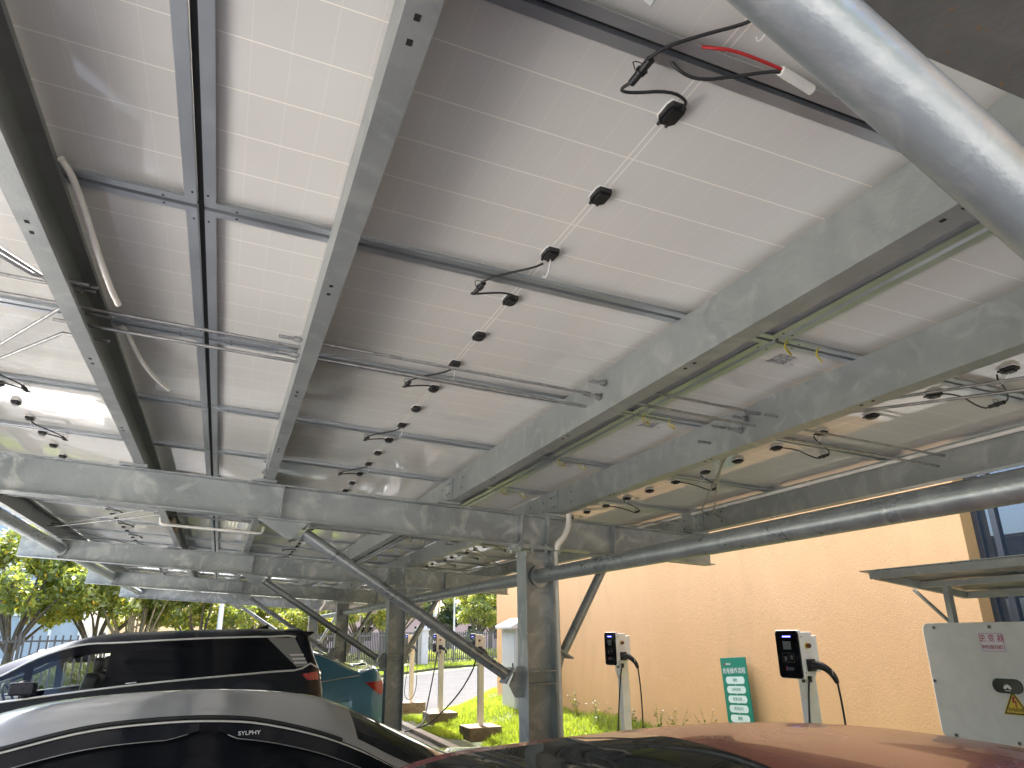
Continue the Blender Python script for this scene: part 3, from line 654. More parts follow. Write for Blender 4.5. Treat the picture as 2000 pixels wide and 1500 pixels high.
def make_tree(label, kind, h, r, seed, leaves, nl=9000, size=.10, trunk_h=1.5, ncl=26, bark='bark', gold=0, bare=False, group=None):
    g = random.Random(seed)
    root = thing('tree', label, 'tree', group=group)
    cs, rs = [], []
    for i in range(ncl):
        a = g.uniform(0, 6.283); e = g.uniform(-.35, 1.0); q = g.uniform(.35, .95)
        z = trunk_h + (h-trunk_h)*(.42 + .46*e)
        rr = r*q*math.sqrt(max(.08, 1-.75*abs(e)**2))
        cs.append((math.cos(a)*rr, math.sin(a)*rr, z)); rs.append(g.uniform(.16,.34)*r)
    t = MB(); fork = Vector((g.uniform(-.1,.1), g.uniform(-.1,.1), trunk_h))
    if bare:
        for i in range(30):
            a = g.uniform(0, 6.283); q = g.uniform(.05, .85)*r; zz = g.uniform(.55,.95)*h
            b0 = Vector((math.cos(a)*.12, math.sin(a)*.12, .2)); e = Vector((math.cos(a)*q, math.sin(a)*q, zz))
            mid = b0.lerp(e, .5) - Vector((math.cos(a), math.sin(a), 0))*q*.16
            t.tube([b0, mid, e], [.05,.035,.012], 6, 0, 1)
    else:
        t.tube([(0,0,-.1), (.03,.02,trunk_h*.5), fork], [.17*h/5,.13*h/5,.10*h/5], 9, 0, 1)
        for c, rad in list(zip(cs, rs))[:14]:
            e = Vector(c); mid = fork.lerp(e, .5) + Vector((g.uniform(-.15,.15), g.uniform(-.15,.15), .05))
            t.tube([fork - Vector((0,0,.12)), mid, e], [.065*h/5,.04*h/5,.012], 6, 0, 1)
            for _ in range(3):
                f2 = e + Vector((g.uniform(-1,1), g.uniform(-1,1), g.uniform(-.3,1)))*rad*.9; t.tube([mid.lerp(e,.6), e.lerp(f2,.6), f2], [.02,.012,.005], 5)
    t.build('trunk', M[bark], root)
    V, F = leafcloud(cs, rs, nl, size, seed)
    mats = [M[x] for x in leaves]; gi = np.random.default_rng(seed+1); mi = gi.choice(len(mats), len(F), p=[.72,.28] if len(mats) == 2 else [.70,.27,.03] if len(mats) == 3 else None)
    o = bpy.data.objects.new('crown', npmesh('crown', V, F, mats, mi)); COL.objects.link(o); o.parent = root
    return root
def put(r, x, y, rz=0, s=1, label=None):
    r.location = (x, y, 0); r.rotation_euler = (0,0,rz); r.scale = (s,s,s)
    if label: r['label'] = label
    return r
TG = 'trees beyond the fence'
tA = put(make_tree('big leafy tree with scattered yellow leaves, behind the minivan bonnet', 'a', 5.4, 2.5, 11, ['leaf','leaf_yellow','leaf_gold'], 11000, .10, 1.5, 34, group=TG), -6.3, 28.5)
tB = put(make_tree('leafy tree with yellowish crown behind the ends of the crossbeams', 'b', 4.9, 2.3, 23, ['leaf_yellow','leaf','leaf_gold'], 8600, .10, 1.4, 30, group=TG), -4.0, 29.5)
tC = put(make_tree('many stemmed tree with a fan of bare pale branches', 'c', 4.7, 2.0, 31, ['leaf_yellow','leaf','leaf_gold'], 3600, .10, 1.6, 16, 'bark_pale', bare=True, group=TG), -2.7, 29.0)
fA, fB = family(tA), family(tB)
for (x, y, rz, s, f, lab) in [(-8.9,30,2.1,.98,fB,'leafy tree at the edge of the view beside the big leafy tree'),
        (-.75,30,1.0,.80,fA,'dark stemmed tree beside the white lamp post'), (1.0,31.5,2.6,.78,fB,'small tree just past the white lamp post'),
        (3.0,33.5,.4,.80,fB,'tree showing below the fourth long brace pipe'), (4.6,36,4.0,.88,fA,'tree behind the farthest column'),
        (7.0,40.5,5.2,.98,fB,'tree between the fourth and third columns'), (10.2,45,3.3,1.18,fA,'tree directly behind the short brace pipe of the third column'),
        (-13,29,.7,1.1,fA,'tree far along the fence past the minivan nose'), (-11,8,1.2,1.25,fA,'tall driveway tree reflected in the office window'), (-11.5,1.5,2.2,1.2,fB,'second driveway tree reflected in the office window')]:
    dup(f[0], (x,y,0), lab, (0,0,rz), (s,s,s), tree=f)
for k, (x, y, sc, nm) in enumerate([(-9,-12,1.3,'outermost'),(-4.5,-13,1.25,'second'),(0,-12.5,1.35,'third'),(4.3,-13.5,1.3,'fourth')]):  # unseen trees, added to keep bright sky out of the car reflections
    dup((tA, tB)[k%2], (x,y,0), f'{nm} added tree behind the camera, blocking sky reflections in the cars', (0,0,k*1.3), (sc,sc,sc), tree=(fA, fB)[k%2])
tD = put(make_tree('distant rounded bluish green tree beside the thin white pole', 'd', 6.6, 2.9, 47, ['leaf_dark','leaf'], 9000, .16, 1.6, 26, group=TG), 17.0, 62)
tE = put(make_tree('sunlit tree at the corner of the orange building', 'e', 6.3, 2.5, 53, ['leaf_yellow','leaf'], 11000, .12, 1.5, 26, group=TG), 17.9, 53)
fD = family(tD); dup(tD, (13.6,66,0), 'distant rounded tree behind the brace pipe', (0,0,1.4), (.9,.9,.9), tree=fD); dup(tD, (25,70,0), 'distant rounded tree hidden near the orange wall corner', (0,0,2.4), (1.1,1.1,1.1), tree=fD)
# hedge beyond the fence and clipped shrubs
def hedge(label, a, b, w, h, n, seed, mats=('leaf_hedge','leaf_yellow')):
    a, b = Vector(a), Vector(b); g = np.random.default_rng(seed); L = (b-a).length
    k = int(L/.35); cs = [tuple(a.lerp(b, (i+.5)/k) + Vector((g.uniform(-.1,.1), g.uniform(-.1,.1), h*.55))) for i in range(k)]
    V, F = leafcloud(cs, [w*.6]*k, n, .055, seed, h/w*.9)
    V[:,2] = np.maximum(V[:,2], .02)
    o = bpy.data.objects.new('hedge', npmesh('hedge', V, F, [M[x] for x in mats], g.integers(0,2,len(F)))); COL.objects.link(o)
    return tag(o, label, 'hedge')
hedge('bright clipped hedge behind the fence, seen through the minivan window', (-9,25.6,0), (-1.0,28.2,0), 1.0, 1.05, 16000, 3)
hedge('clipped hedge behind the fence near the middle columns', (0.5,30.2,0), (8.8,42.5,0), 1.0, .9, 15000, 4)
hedge('low hedge behind the fence beside the pale pillar', (11,45.5,0), (21,51,0), 1.0, .8, 12000, 6)
def shrub(label, x, y, r, h, seed):
    root = thing('shrub', label, 'shrub', (x,y,0), group='clipped shrubs beyond the fence'); g = np.random.default_rng(seed)
    cs = [(g.uniform(-.3,.3)*r, g.uniform(-.3,.3)*r, h*(.25+.5*q)) for q in np.linspace(0,1,6)]
    V, F = leafcloud(cs, [r*.8]*6, 2600, .07, seed, 1.0); V[:,2] = np.maximum(V[:,2], .0)
    o = bpy.data.objects.new('foliage', npmesh('foliage', V, F, [M['leaf_dark']])); COL.objects.link(o); o.parent = root
    t = MB(); t.cyl((0,0,-.05),(0,0,h*.5),.05,8); t.build('stem', M['bark'], root)
shrub('rounded dark shrub behind the post of the middle white charger', 13.1, 51, .9, 2.0, 61)
shrub('darker upright shrub beside the pale pillar', 14.8, 52, .8, 2.1, 62)
shrub('dark shrub behind the fence by the orange wall corner', 17.0, 51.5, .9, 2.1, 63)
# weeds at the wall foot
def weed(i, x, y, seed, lab):
    g = random.Random(seed); root = thing('weed', lab, 'weed', (x,y,float(bank_z(np.array(x),np.array(y)))), group='weeds along the foot of the orange wall')
    st = MB(); lf = MB(); fl = MB()
    for _ in range(9):
        a = g.uniform(0,6.28); h = g.uniform(.2,.55); q = g.uniform(.05,.26)
        e = Vector((math.cos(a)*q, math.sin(a)*q, h)); st.tube([(0,0,-.02), e*.5+Vector((0,0,.06)), e], [.004,.003,.0015], 5)
        for k in range(7):
            t = g.uniform(.2,.9); p = e*t + Vector((0,0,.08*(1-t))); b = g.uniform(0,6.28); s = g.uniform(.025,.06)
            d = Vector((math.cos(b), math.sin(b), g.uniform(-.2,.7))).normalized(); n = d.cross(Vector((0,0,1))).normalized()
            lf.add([p, p+d*s*.5+n*s*.3, p+d*s*1.2, p+d*s*.5-n*s*.3], [(0,1,2,3)], 0 if g.random() < .7 else 1)
        if g.random() < .45:
            for k in range(5):
                b = k*1.256; p = e; fl.add([p, p+Vector((math.cos(b)*.016, math.sin(b)*.016, .006)), p+Vector((math.cos(b+.6)*.02, math.sin(b+.6)*.02, .004)), p+Vector((math.cos(b+1.2)*.016, math.sin(b+1.2)*.016, .006))], [(0,1,2,3)])
    st.build('stem', M['leaf_yellow'], root); lf.build('leaves', [M['leaf_dark'], M['leaf_hedge']], root)
    if fl.v: fl.build('flower', M['blossom'], root)
wl = ['weed clump just past the bolted column at the wall foot','weed clump under the short brace pipe','weed with white flowers before the farther black-fronted charger','weed clump by the post of the farther black-fronted charger','tall weed between the charger post and the green sign','weed clump closest to the green sign','weed clump against the green sign edge','weed hidden low behind the red car roof']
for i, (x, y) in enumerate([(6.1,13.6),(6.15,12.6),(5.9,11.3),(6.1,10.6),(6.15,9.9),(6.05,9.3),(6.15,8.7),(6.1,7.2)]): weed(i, x, y, 70+i, wl[i])
# ================================================================ BUILDING
r = thing('building', 'orange rendered building with a dark framed window beside the carport', 'building', (6.4, 0, 0))
m = MB(); X0, X1 = 0, 12; wy0, wy1, wz0, wz1 = .9, 4.74, .95, 3.75; T = .24
m.bx(X0,X0+T, wy1,17.47, -.3,9); m.bx(X0,X0+T, -9,wy0, -.3,9); m.bx(X0,X0+T, wy0,wy1, -.3,wz0); m.bx(X0,X0+T, wy0,wy1, wz1,9)
m.bx(X0+T,X1, 17.23,17.47, -.3,9); m.bx(X0+T,X1, -9,-8.76, -.3,9); m.bx(X1,X1+T,-9,17.47,-.3,9)
m.build('wall', M['stucco'], r)
m = MB(); m.bx(-.15,X1+T+.15,-9.15,17.62,9.002,9.25); m.build('roof', M['kerb'], r)
w = MB(); fr = .15
for (a,b_,c,d) in ((wy0,wy1,wz0,wz0+.06),(wy0,wy1,wz1-.06,wz1)): w.bx(fr,fr+.07,a,b_,c,d)
for yy in (wy1-.06, wy1-.235, 3.0, 1.75, wy0): w.bx(fr-.001,fr+.071,yy,yy+.06,wz0+.06,wz1-.06)
w.bx(fr-.002,fr+.07,wy0+.06,wy1-.235,2.32,2.37)
wf = w.build('window', M['metal_dark'], r, bevel=.004)
g = MB(); g.bx(fr+.03,fr+.04,wy0+.06,wy1-.06,wz0+.06,wz1-.06); g.build('pane', M['window_glass'], wf)
e = MB(); e.bx(.002,fr-.001,wy1-.003,wy1+.0,wz0,wz1); e.bx(.002,fr-.001,wy0,wy1-.004,wz0,wz0+.003); e.build('reveal', M['stucco_edge'], r)
# far buildings
r = thing('office_building', 'distant blue glass office block behind the leafy trees', 'building', (-22,74,0))
m = MB(); m.bx(-12,12,-8,8,0,17.5); m.build('facade', M['mirror_blue'], r); m = MB()
for k in range(13): m.bx(-12+k*2-.1,-12+k*2+.1,-8.25,-8.001,0,17.5)
for k in range(6): m.bx(-12.1,12.1,-8.2,-8.002,k*3.4+.1,k*3.4+.5)
m.build('mullions', M['white_paint'], r)
r = thing('low_building', 'distant low pinkish building beyond the fence', 'building', (17,86,0))
m = MB(); m.bx(-14,16,-5,5,0,3.6); m.build('wall', plain('pink_render',(.55,.38,.36),.8), r); m = MB(); m.bx(-14.4,16.4,-5.4,5.4,3.6,3.9); m.build('roof', M['pillar'], r)
m = MB()
for k in range(9): m.bx(-12.5+k*3.1,-11+k*3.1,-5.06,-5.002,1.2,2.6)
m.build('windows', M['tint_glass'], r)
# lamp post and thin poles
def pole(label, x, y, h, rad, arm=True):
    r = thing('lamp_post', label, 'lamp post', (x,y,0))
    m = MB(); m.cyl((0,0,0),(0,0,h),rad,14,0,rad*.65); m.cyl((0,0,0),(0,0,.25),rad*1.6,14); m.build('post', M['white_paint'], r)
    m = MB(); m.bx(-.12,.9,-.11,.11,h,h+.07); m.build('lamp_head', M['white_paint'], r, bevel=.02)
pole('white lamp post rising behind the roof of the black minivan', -.02, 28.0, 6.5, .10)
pole('thin white pole beside the distant rounded tree', 14.4, 47.5, 4.6, .07)
# ================================================================ CHARGERS
def charger(label, x, y, zb=.0):
    """black glass front faces the cars (-x); socket on the near side (-y)"""
    r = thing('charging_pile', label, 'EV charger', (x,y,0), group='chargers on white posts')
    z0, z1 = H-.39, H-.015
    f = MB(); f.prism([(-.135+.02,z0),(.135-.02,z0),(.135,z0+.02),(.135,z1-.02),(.135-.02,z1),(-.135+.02,z1),(-.135,z1-.02),(-.135,z0+.02)], 'x', -.012, 0)
    fp = f.build('front_panel', M['black_gloss'], r, bevel=.003)
    m = MB(); m.bx(-.0135,-.0122,-.05,.045,z1-.052,z1-.042); m.build('status_light', M['blue_led'], fp)
    m = MB(); m.bx(-.0135,-.0122,-.045,.05,z1-.150,z1-.085); m.build('display', M['lcd'], fp)
    m = MB()
    for a,b,c,d in ((-.07,.07,z0+.125,z0+.127),(-.07,.07,z0+.195,z0+.197),(-.07,-.068,z0+.127,z0+.195),(.068,.07,z0+.127,z0+.195),(-.01,-.008,z0+.127,z0+.195)): m.bx(-.0128,-.0122,a,b,c,d)
    m.bx(-.0128,-.0122,.02,.05,z0+.135,z0+.17); m.bx(-.0128,-.0122,-.05,-.025,z0+.145,z0+.18)
    m.build('printed_icons', plain('faint_print',(.06,.06,.065),.4) if 'faint_print' not in bpy.data.materials else bpy.data.materials['faint_print'], fp)
    m = MB(); m.bx(-.0130,-.0122,.03,.045,z0+.06,z0+.09,0); m.bx(-.0130,-.0122,.018,.029,z0+.06,z0+.09,1)
    for k in range(4): m.bx(-.0130,-.0122,-.045+.015*k,-.034+.015*k,z0+.066,z0+.085,2)
    m.bx(-.0130,-.0122,-.045,.012,z0+.060,z0+.063,2)
    m.build('maker_emblem', [M['red_text'], plain('blue_print',(.02,.05,.3),.4) if 'blue_print' not in bpy.data.materials else bpy.data.materials['blue_print'], M['lcd']], fp)
    m = MB(); m.bx(.001,.022,-.139,.139,z0-.004,z1+.004); m.bx(.022,.145,-.125,.125,z0+.02,z1-.012); m.bx(.145,.205,-.115,.115,z0+.05,z1-.042)
    for zz in (z1-.05, z0+.045): m.cyl((.035,-.126,zz),(.035,-.122,zz),.006,10,1)
    m.build('housing', [M['white_paint'], M['hole']], r, bevel=.004)
    b = MB(); b.cyl((.085,-.125,z1-.12),(.085,-.133,z1-.12),.024,20); bb = b.build('stop_button_base', M['warn'], r)
    b = MB(); b.cyl((.085,-.133,z1-.12),(.085,-.155,z1-.12),.016,16,0,.019); b.build('stop_button', M['button_red'], bb)
    s = MB(); s.bx(.055,.14,-.137,-.1255,z0+.055,z0+.15); s.cyl((.098,-.137,z0+.10),(.098,-.17,z0+.10),.038,20); sk = s.build('socket', M['black'], r, bevel=.003)
    p = MB(); p.tube([(.098,-.165,z0+.10),(.105,-.21,z0+.105),(.13,-.255,z0+.085),(.17,-.285,z0+.03),(.19,-.292,z0-.03)], [.034,.033,.028,.024,.015], 14, 0, 2)
    pl = p.build('plug', M['black'], r); q = MB(); q.bx(.148,.152,-.30,-.286,z0+.03,z0+.07); q.build('plug_label', M['white_text'], pl)
    c = MB(); c.tube([(.19,-.292,z0-.02),(.215,-.285,z0-.25),(.225,-.27,z0-.6),(.22,-.24,.55),(.16,-.22,.36),(.05,-.18,.28),(-.05,-.12,.4),(-.02,-.09,.7),(.06,-.09,z0-.12),(.10,-.09,z0+.02)], .0085, 10, 0, 2); c.build('charging_cable', M['black'], r)
    g = MB(); g.tube([(.03,-.06,z0+.02),(.02,-.06,z0-.06),(.06,-.055,z0-.14),(.10,-.05,z0-.16)], .011, 10, 0, 2); g.build('conduit', M['pvc'], r)
    g = MB(); g.cyl((.045,-.075,z0+.021),(.045,-.075,z0-.03),.014,12); g.cyl((.10,-.09,z0+.021),(.10,-.09,z0-.03),.016,12); g.build('cable_gland', M['black'], r)
    p = MB(); p.bx(.10,.20,-.05,.05,.248,z0+.05); p.bx(.05,.25,-.10,.10,.2382,.248)
    for a in (.07,.23):
        for b_ in (-.08,.08): p.cyl((a,b_,.248),(a,b_,.272),.009,6)
    p.build('post', M['white_paint'], r, bevel=.003)
    b = MB(); b.bx(-.16,.46,-.31,.31,-.1,.238); b.build('footing', M['concrete'], r, bevel=.012)
    return r
CL = ['black-fronted charger on a white post nearest, behind the red car roof','black-fronted charger on a white post before the orange wall, just past the column','charger half hidden between the grey cabinet and the bolted column','cream charger on a white post, half crossed by the long brace pipe','cream charger on a white post with looped cables, before the fence','small far cream charger beyond the third column']
cp = charger(CL[0], 4.5, 5.115); cf = family(cp)
for (x, y), lab in zip(((4.5,8.22),(4.5,10.95),(4.5,13.6),(4.5,16.3),(4.5,19.0)), CL[1:]):
    cc = dup(cp, (x,y,0), lab, tree=cf)
    if 'looped' in lab or 'crossed' in lab:      # their cables trail to the ground, built below
        for h_ in kids(cc):
            if h_.name.startswith('charging_cable'): bpy.data.objects.remove(h_)
    if 'cream' in lab:
        for h_ in kids(cc):
            if h_.name.startswith(('housing','post')): h_.material_slots[0].link = 'OBJECT'; h_.material_slots[0].material = M['cream_paint']
# trailing charging cables on the far two chargers
loose('charging_cable', 'black cable sagging from the cream charger down to the footing behind', 'cable', [(4.52,13.48,1.38),(4.45,13.45,1.18),(4.3,13.9,.72),(4.05,14.8,.2),(3.95,15.2,.08),(3.6,15.1,.03)], .014, M['black'], 8)
loose('charging_cable', 'black cable hanging down beside the far white charger post', 'cable', [(4.52,16.15,1.45),(4.42,16.1,.95),(4.25,15.9,.4),(4.05,15.4,.1),(3.7,15.2,.03)], .014, M['black'], 8)
# ================================================================ GREEN SIGN
SW, SH = .52, .83
r = thing('charging_sign', 'green board with pale rounded steps, leaning on the orange wall', 'sign', (6.30, 8.19, H-1.175), (R_(90), R_(-3), R_(-90)))
m = MB(); m.bx(-SW/2,SW/2,0,SH,-.006,.006); m.build('board', M['sign_green'], r, bevel=.002)
# local: x -> -Y world, y -> up, z -> -X world (towards the cars)
zf = .0066
def pill(cx, cy, w, h):
    n = 10; pts = []
    for s, c0 in ((1, cx+w/2-h/2), (-1, cx-w/2+h/2)):
        for k in range(n+1):
            a = -math.pi/2 + math.pi*k/n; pts.append((c0 + s*math.cos(a)*h/2, cy + s*math.sin(a)*h/2))
    return pts
text('heading', '充电操作流程', .078, M['white_text'], r, (0,.665,zf))
m = MB(); m.bx(-.19,-.165,.735,.765,zf-.0006,zf,0)
m.build('emblem', [M['red_text']], r); text('maker_name', '国能电建', .026, M['white_text'], r, (-.10,.75,zf))
for k, tx in enumerate(['插枪','扫码充电','结束充电','移动支付','拔枪']):
    cy = .555 - k*.113; m = MB(); m.prism(pill(.0,cy,.38,.088), 'z', zf-.0008, zf-.0002); st = m.build('step_label', M['pill'], r)
    if k < 4:
        m = MB(); m.prism([(-.012,cy-.048),(.012,cy-.048),(0,cy-.062)], 'z', zf-.0008, zf-.0002); m.build('step_arrow', M['pill'], r)
    text('lettering', tx, .046, M['green_text'], st, (.0,cy,zf+.0002))
# ================================================================ INVERTER AND ITS SHELTER
IX = 4.75; r = thing('inverter', 'large grey inverter box with a red lettered label and yellow warning triangle', 'inverter', (IX, 3.48, H-.72), (0, 0, R_(-90)))
# local: x -> -Y world, -y -> -X world (towards the cars), z up ; left edge of face at x=-.515
m = MB(); W2, HH, rc = .515, .745, .05
def rrect(x0, x1, z0, z1, rc, n=6):
    P = []
    for cx, cz, a0 in ((x1-rc,z1-rc,0),(x0+rc,z1-rc,90),(x0+rc,z0+rc,180),(x1-rc,z0+rc,270)):
        for k in range(n+1): a = R_(a0 + 90*k/n); P.append((cx+rc*math.cos(a), cz+rc*math.sin(a)))
    return P
m.prism(rrect(-W2, W2, 0, HH, rc), 'y', 0, .045); m.prism(rrect(-W2+.04, W2-.04, .03, HH-.03, .03), 'y', .045, .30)
m.build('casing', M['inv_paint'], r, bevel=.006)
for (x, z) in ((-.415,HH-.03),(.0,HH-.03),(.44,HH-.03),(-W2+.025,.36),(W2-.025,.36),(-.405,.022),(.03,.022),(.42,.022)):
    s = MB(); s.cyl((x,0,z),(x,-.004,z),.014,16,0); s.cyl((x,-.004,z),(x,-.007,z),.008,6,1); s.build('bolt', [M['rod'], M['black']], r)
fx = 0
lx, lz = -.005, HH-.125
m = MB(); m.bx(lx-.088,lx+.088,-.0022,-.0002,lz-.064,lz+.062); st = m.build('name_sticker', M['sticker'], r)
m = MB()
for a,b,c,d in ((lx-.080,lx+.080,lz+.053,lz+.055),(lx-.080,lx+.080,lz-.057,lz-.055),(lx-.080,lx-.078,lz-.055,lz+.053),(lx+.078,lx+.080,lz-.055,lz+.053)): m.bx(a,b,-.0030,-.0022,c,d)
m.build('border', plain('violet_line',(.12,.08,.16),.5), st)
text('lettering', '逆 变 器', .050, M['red_text'], st, (lx+.0,-.003,lz+.022), (R_(90),0,0)); text('serial', 'W01B01N01', .036, M['red_text'], st, (lx,-.003,lz-.032), (R_(90),0,0), sx=.78)
bx_, bz = .035, .355
m = MB(); m.prism(pill(bx_, bz, .20, .088), 'y', -.008, -.0002); bd = m.build('badge', plain('dark_green_badge',(.016,.020,.012),.12,spec=.15), r, bevel=.002)
m = MB()
for k in range(8):                              # eight petal emblem
    a = R_(90 + (k-3.5)*22); c = Vector((bx_, 0, bz-.018)); d = Vector((math.cos(a),0,math.sin(a))); n_ = Vector((-math.sin(a),0,math.cos(a)))
    p = [c+d*.006, c+d*.018+n_*.0045, c+d*.029+n_*.002, c+d*.029-n_*.002, c+d*.018-n_*.0045]
    m.add([(q.x,-.0088,q.z) for q in p], [(0,4,3,2,1)])
m.build('emblem', M['white_text'], bd); text('badge_lettering', 'HUAWEI', .010, M['white_text'], bd, (bx_,-.0088,bz-.027), (R_(90),0,0))
tx, tz = .055, .185
m = MB(); m.prism([(tx-.088,tz),(tx+.088,tz),(tx,tz+.150)], 'y', -.0014, -.0002, 0); wsn = m.build('warning_sticker', [M['warn']], r)
m = MB(); o_ = [(tx-.080,tz+.005),(tx+.080,tz+.005),(tx,tz+.140)]; i_ = [(tx-.066,tz+.013),(tx+.066,tz+.013),(tx,tz+.124)]
m.add([(p[0],-.0022,p[1]) for p in o_+i_], [(0,1,4,3),(1,2,5,4),(2,0,3,5)]); m.build('border', M['black_text'], wsn)
m = MB(); m.add([(tx+a,-.0022,tz+b) for a,b in ((-.008,.108),(.008,.108),(.002,.082),(.016,.086),(.010,.056),(.016,.056),(.006,.044),(-.002,.056),(.004,.056),(.004,.075),(-.012,.071))], [tuple(range(11))]); m.build('lightning_bolt', M['red_text'], wsn)
text('lettering', '有电危险', .026, M['black_text'], wsn, (tx,-.0022,tz+.030), (R_(90),0,0))
cn = MB()
for x in (-.27,-.215,-.165,-.11,.06,.115,.17,.225): 
    cn.cyl((x,.13,0.03),(x,.13,-.055),.019,12)
cn.build('cable_glands', M['black'], r)
for x in (-.27,-.215,-.165,-.11,.06,.115,.17,.225):
    c = MB(); c.tube([(x,.13,-.05),(x+.02,.13,-.3),(x*.6,.15,-.9)], .008, 8, 0, 2); c.build('supply_cable', M['black'], r)
# shelter: posts, frame and sheet roof
r = thing('inverter_shelter', 'small steel framed shelter roof over the grey inverter', 'shelter', (0,0,0))
zA, zB = H+.372, H+.235; xa, xb = 4.52, 5.5; ya, yb = 4.17, 1.9
dz = zB - zA; ang = math.atan2(zA-zB, xb-xa)
m = MB(); m.add([(xa-.03,yb-.05,zA+.03),(xb+.03,yb-.05,zB+.03),(xb+.03,ya+.06,zB+.03),(xa-.03,ya+.06,zA+.03),(xa-.03,yb-.05,zA+.036),(xb+.03,yb-.05,zB+.036),(xb+.03,ya+.06,zB+.036),(xa-.03,ya+.06,zA+.036)], [(0,3,2,1),(4,5,6,7),(0,1,5,4),(1,2,6,5),(2,3,7,6),(3,0,4,7)])
m.build('roof_sheet', M['galv_pipe'], r)
m = MB(); t = .02
m.bx(xa,xa+.04,yb,ya,zA-.028,zA+.026); m.bx(xb-.04,xb,yb,ya,zB-.028,zB+.026)
for y in (ya-.04, yb):
    m.add([(xa+.04,y,zA-.028-.003),(xb-.04,y,zB-.028+.003),(xb-.04,y+.04,zB-.025),(xa+.04,y+.04,zA-.031),(xa+.04,y,zA+.025),(xb-.04,y,zB+.025),(xb-.04,y+.04,zB+.025),(xa+.04,y+.04,zA+.025)], [(0,3,2,1),(4,5,6,7),(0,1,5,4),(1,2,6,5),(2,3,7,6),(3,0,4,7)])
m.bx(4.98,5.02,yb+.04,ya-.04,(zA+zB)/2-.02,(zA+zB)/2+.022)
m.build('frame', M['galv'], r)
for y in (3.93, 2.2):
    p = MB(); p.bx(4.98,5.025,y-.022,y+.022,.0,(zA+zB)/2-.022); p.build('post', M['galv'], r)
    p = MB(); p.cyl((5.0,y+.03,H+.03),(5.0,y+.28 if y > 3 else y-.28,(zA+zB)/2-.03),.014,8); p.build('brace', M['galv'], r)
p = MB(); p.bx(4.975,5.03,2.24,3.89,H-.20,H-.15); p.bx(4.975,5.03,2.24,3.89,H-.62,H-.57); p.build('crossbar', M['galv'], r)
# ================================================================ GREY CABINET
r = thing('power_cabinet', 'pale grey power cabinet with a white sloped hood before the orange wall corner', 'cabinet', (5.88, 15.32, .28))
m = MB(); m.bx(0,.5,-.42,.42,0,1.64); m.build('body', M['inv_paint'], r, bevel=.006)
m = MB(); m.prism([(-.12,1.64),(.55,1.64),(.55,1.82),(.25,1.86),(-.12,1.70)], 'y', -.5, .5); m.build('hood', M['white_paint'], r, bevel=.006)
m = MB(); m.bx(-.012,-.001,-.36,.36,.08,1.56); d = m.build('door', M['inv_paint'], r, bevel=.003); m = MB(); m.bx(-.03,-.0125,-.30,-.27,.75,.95); m.build('handle', M['black'], d)
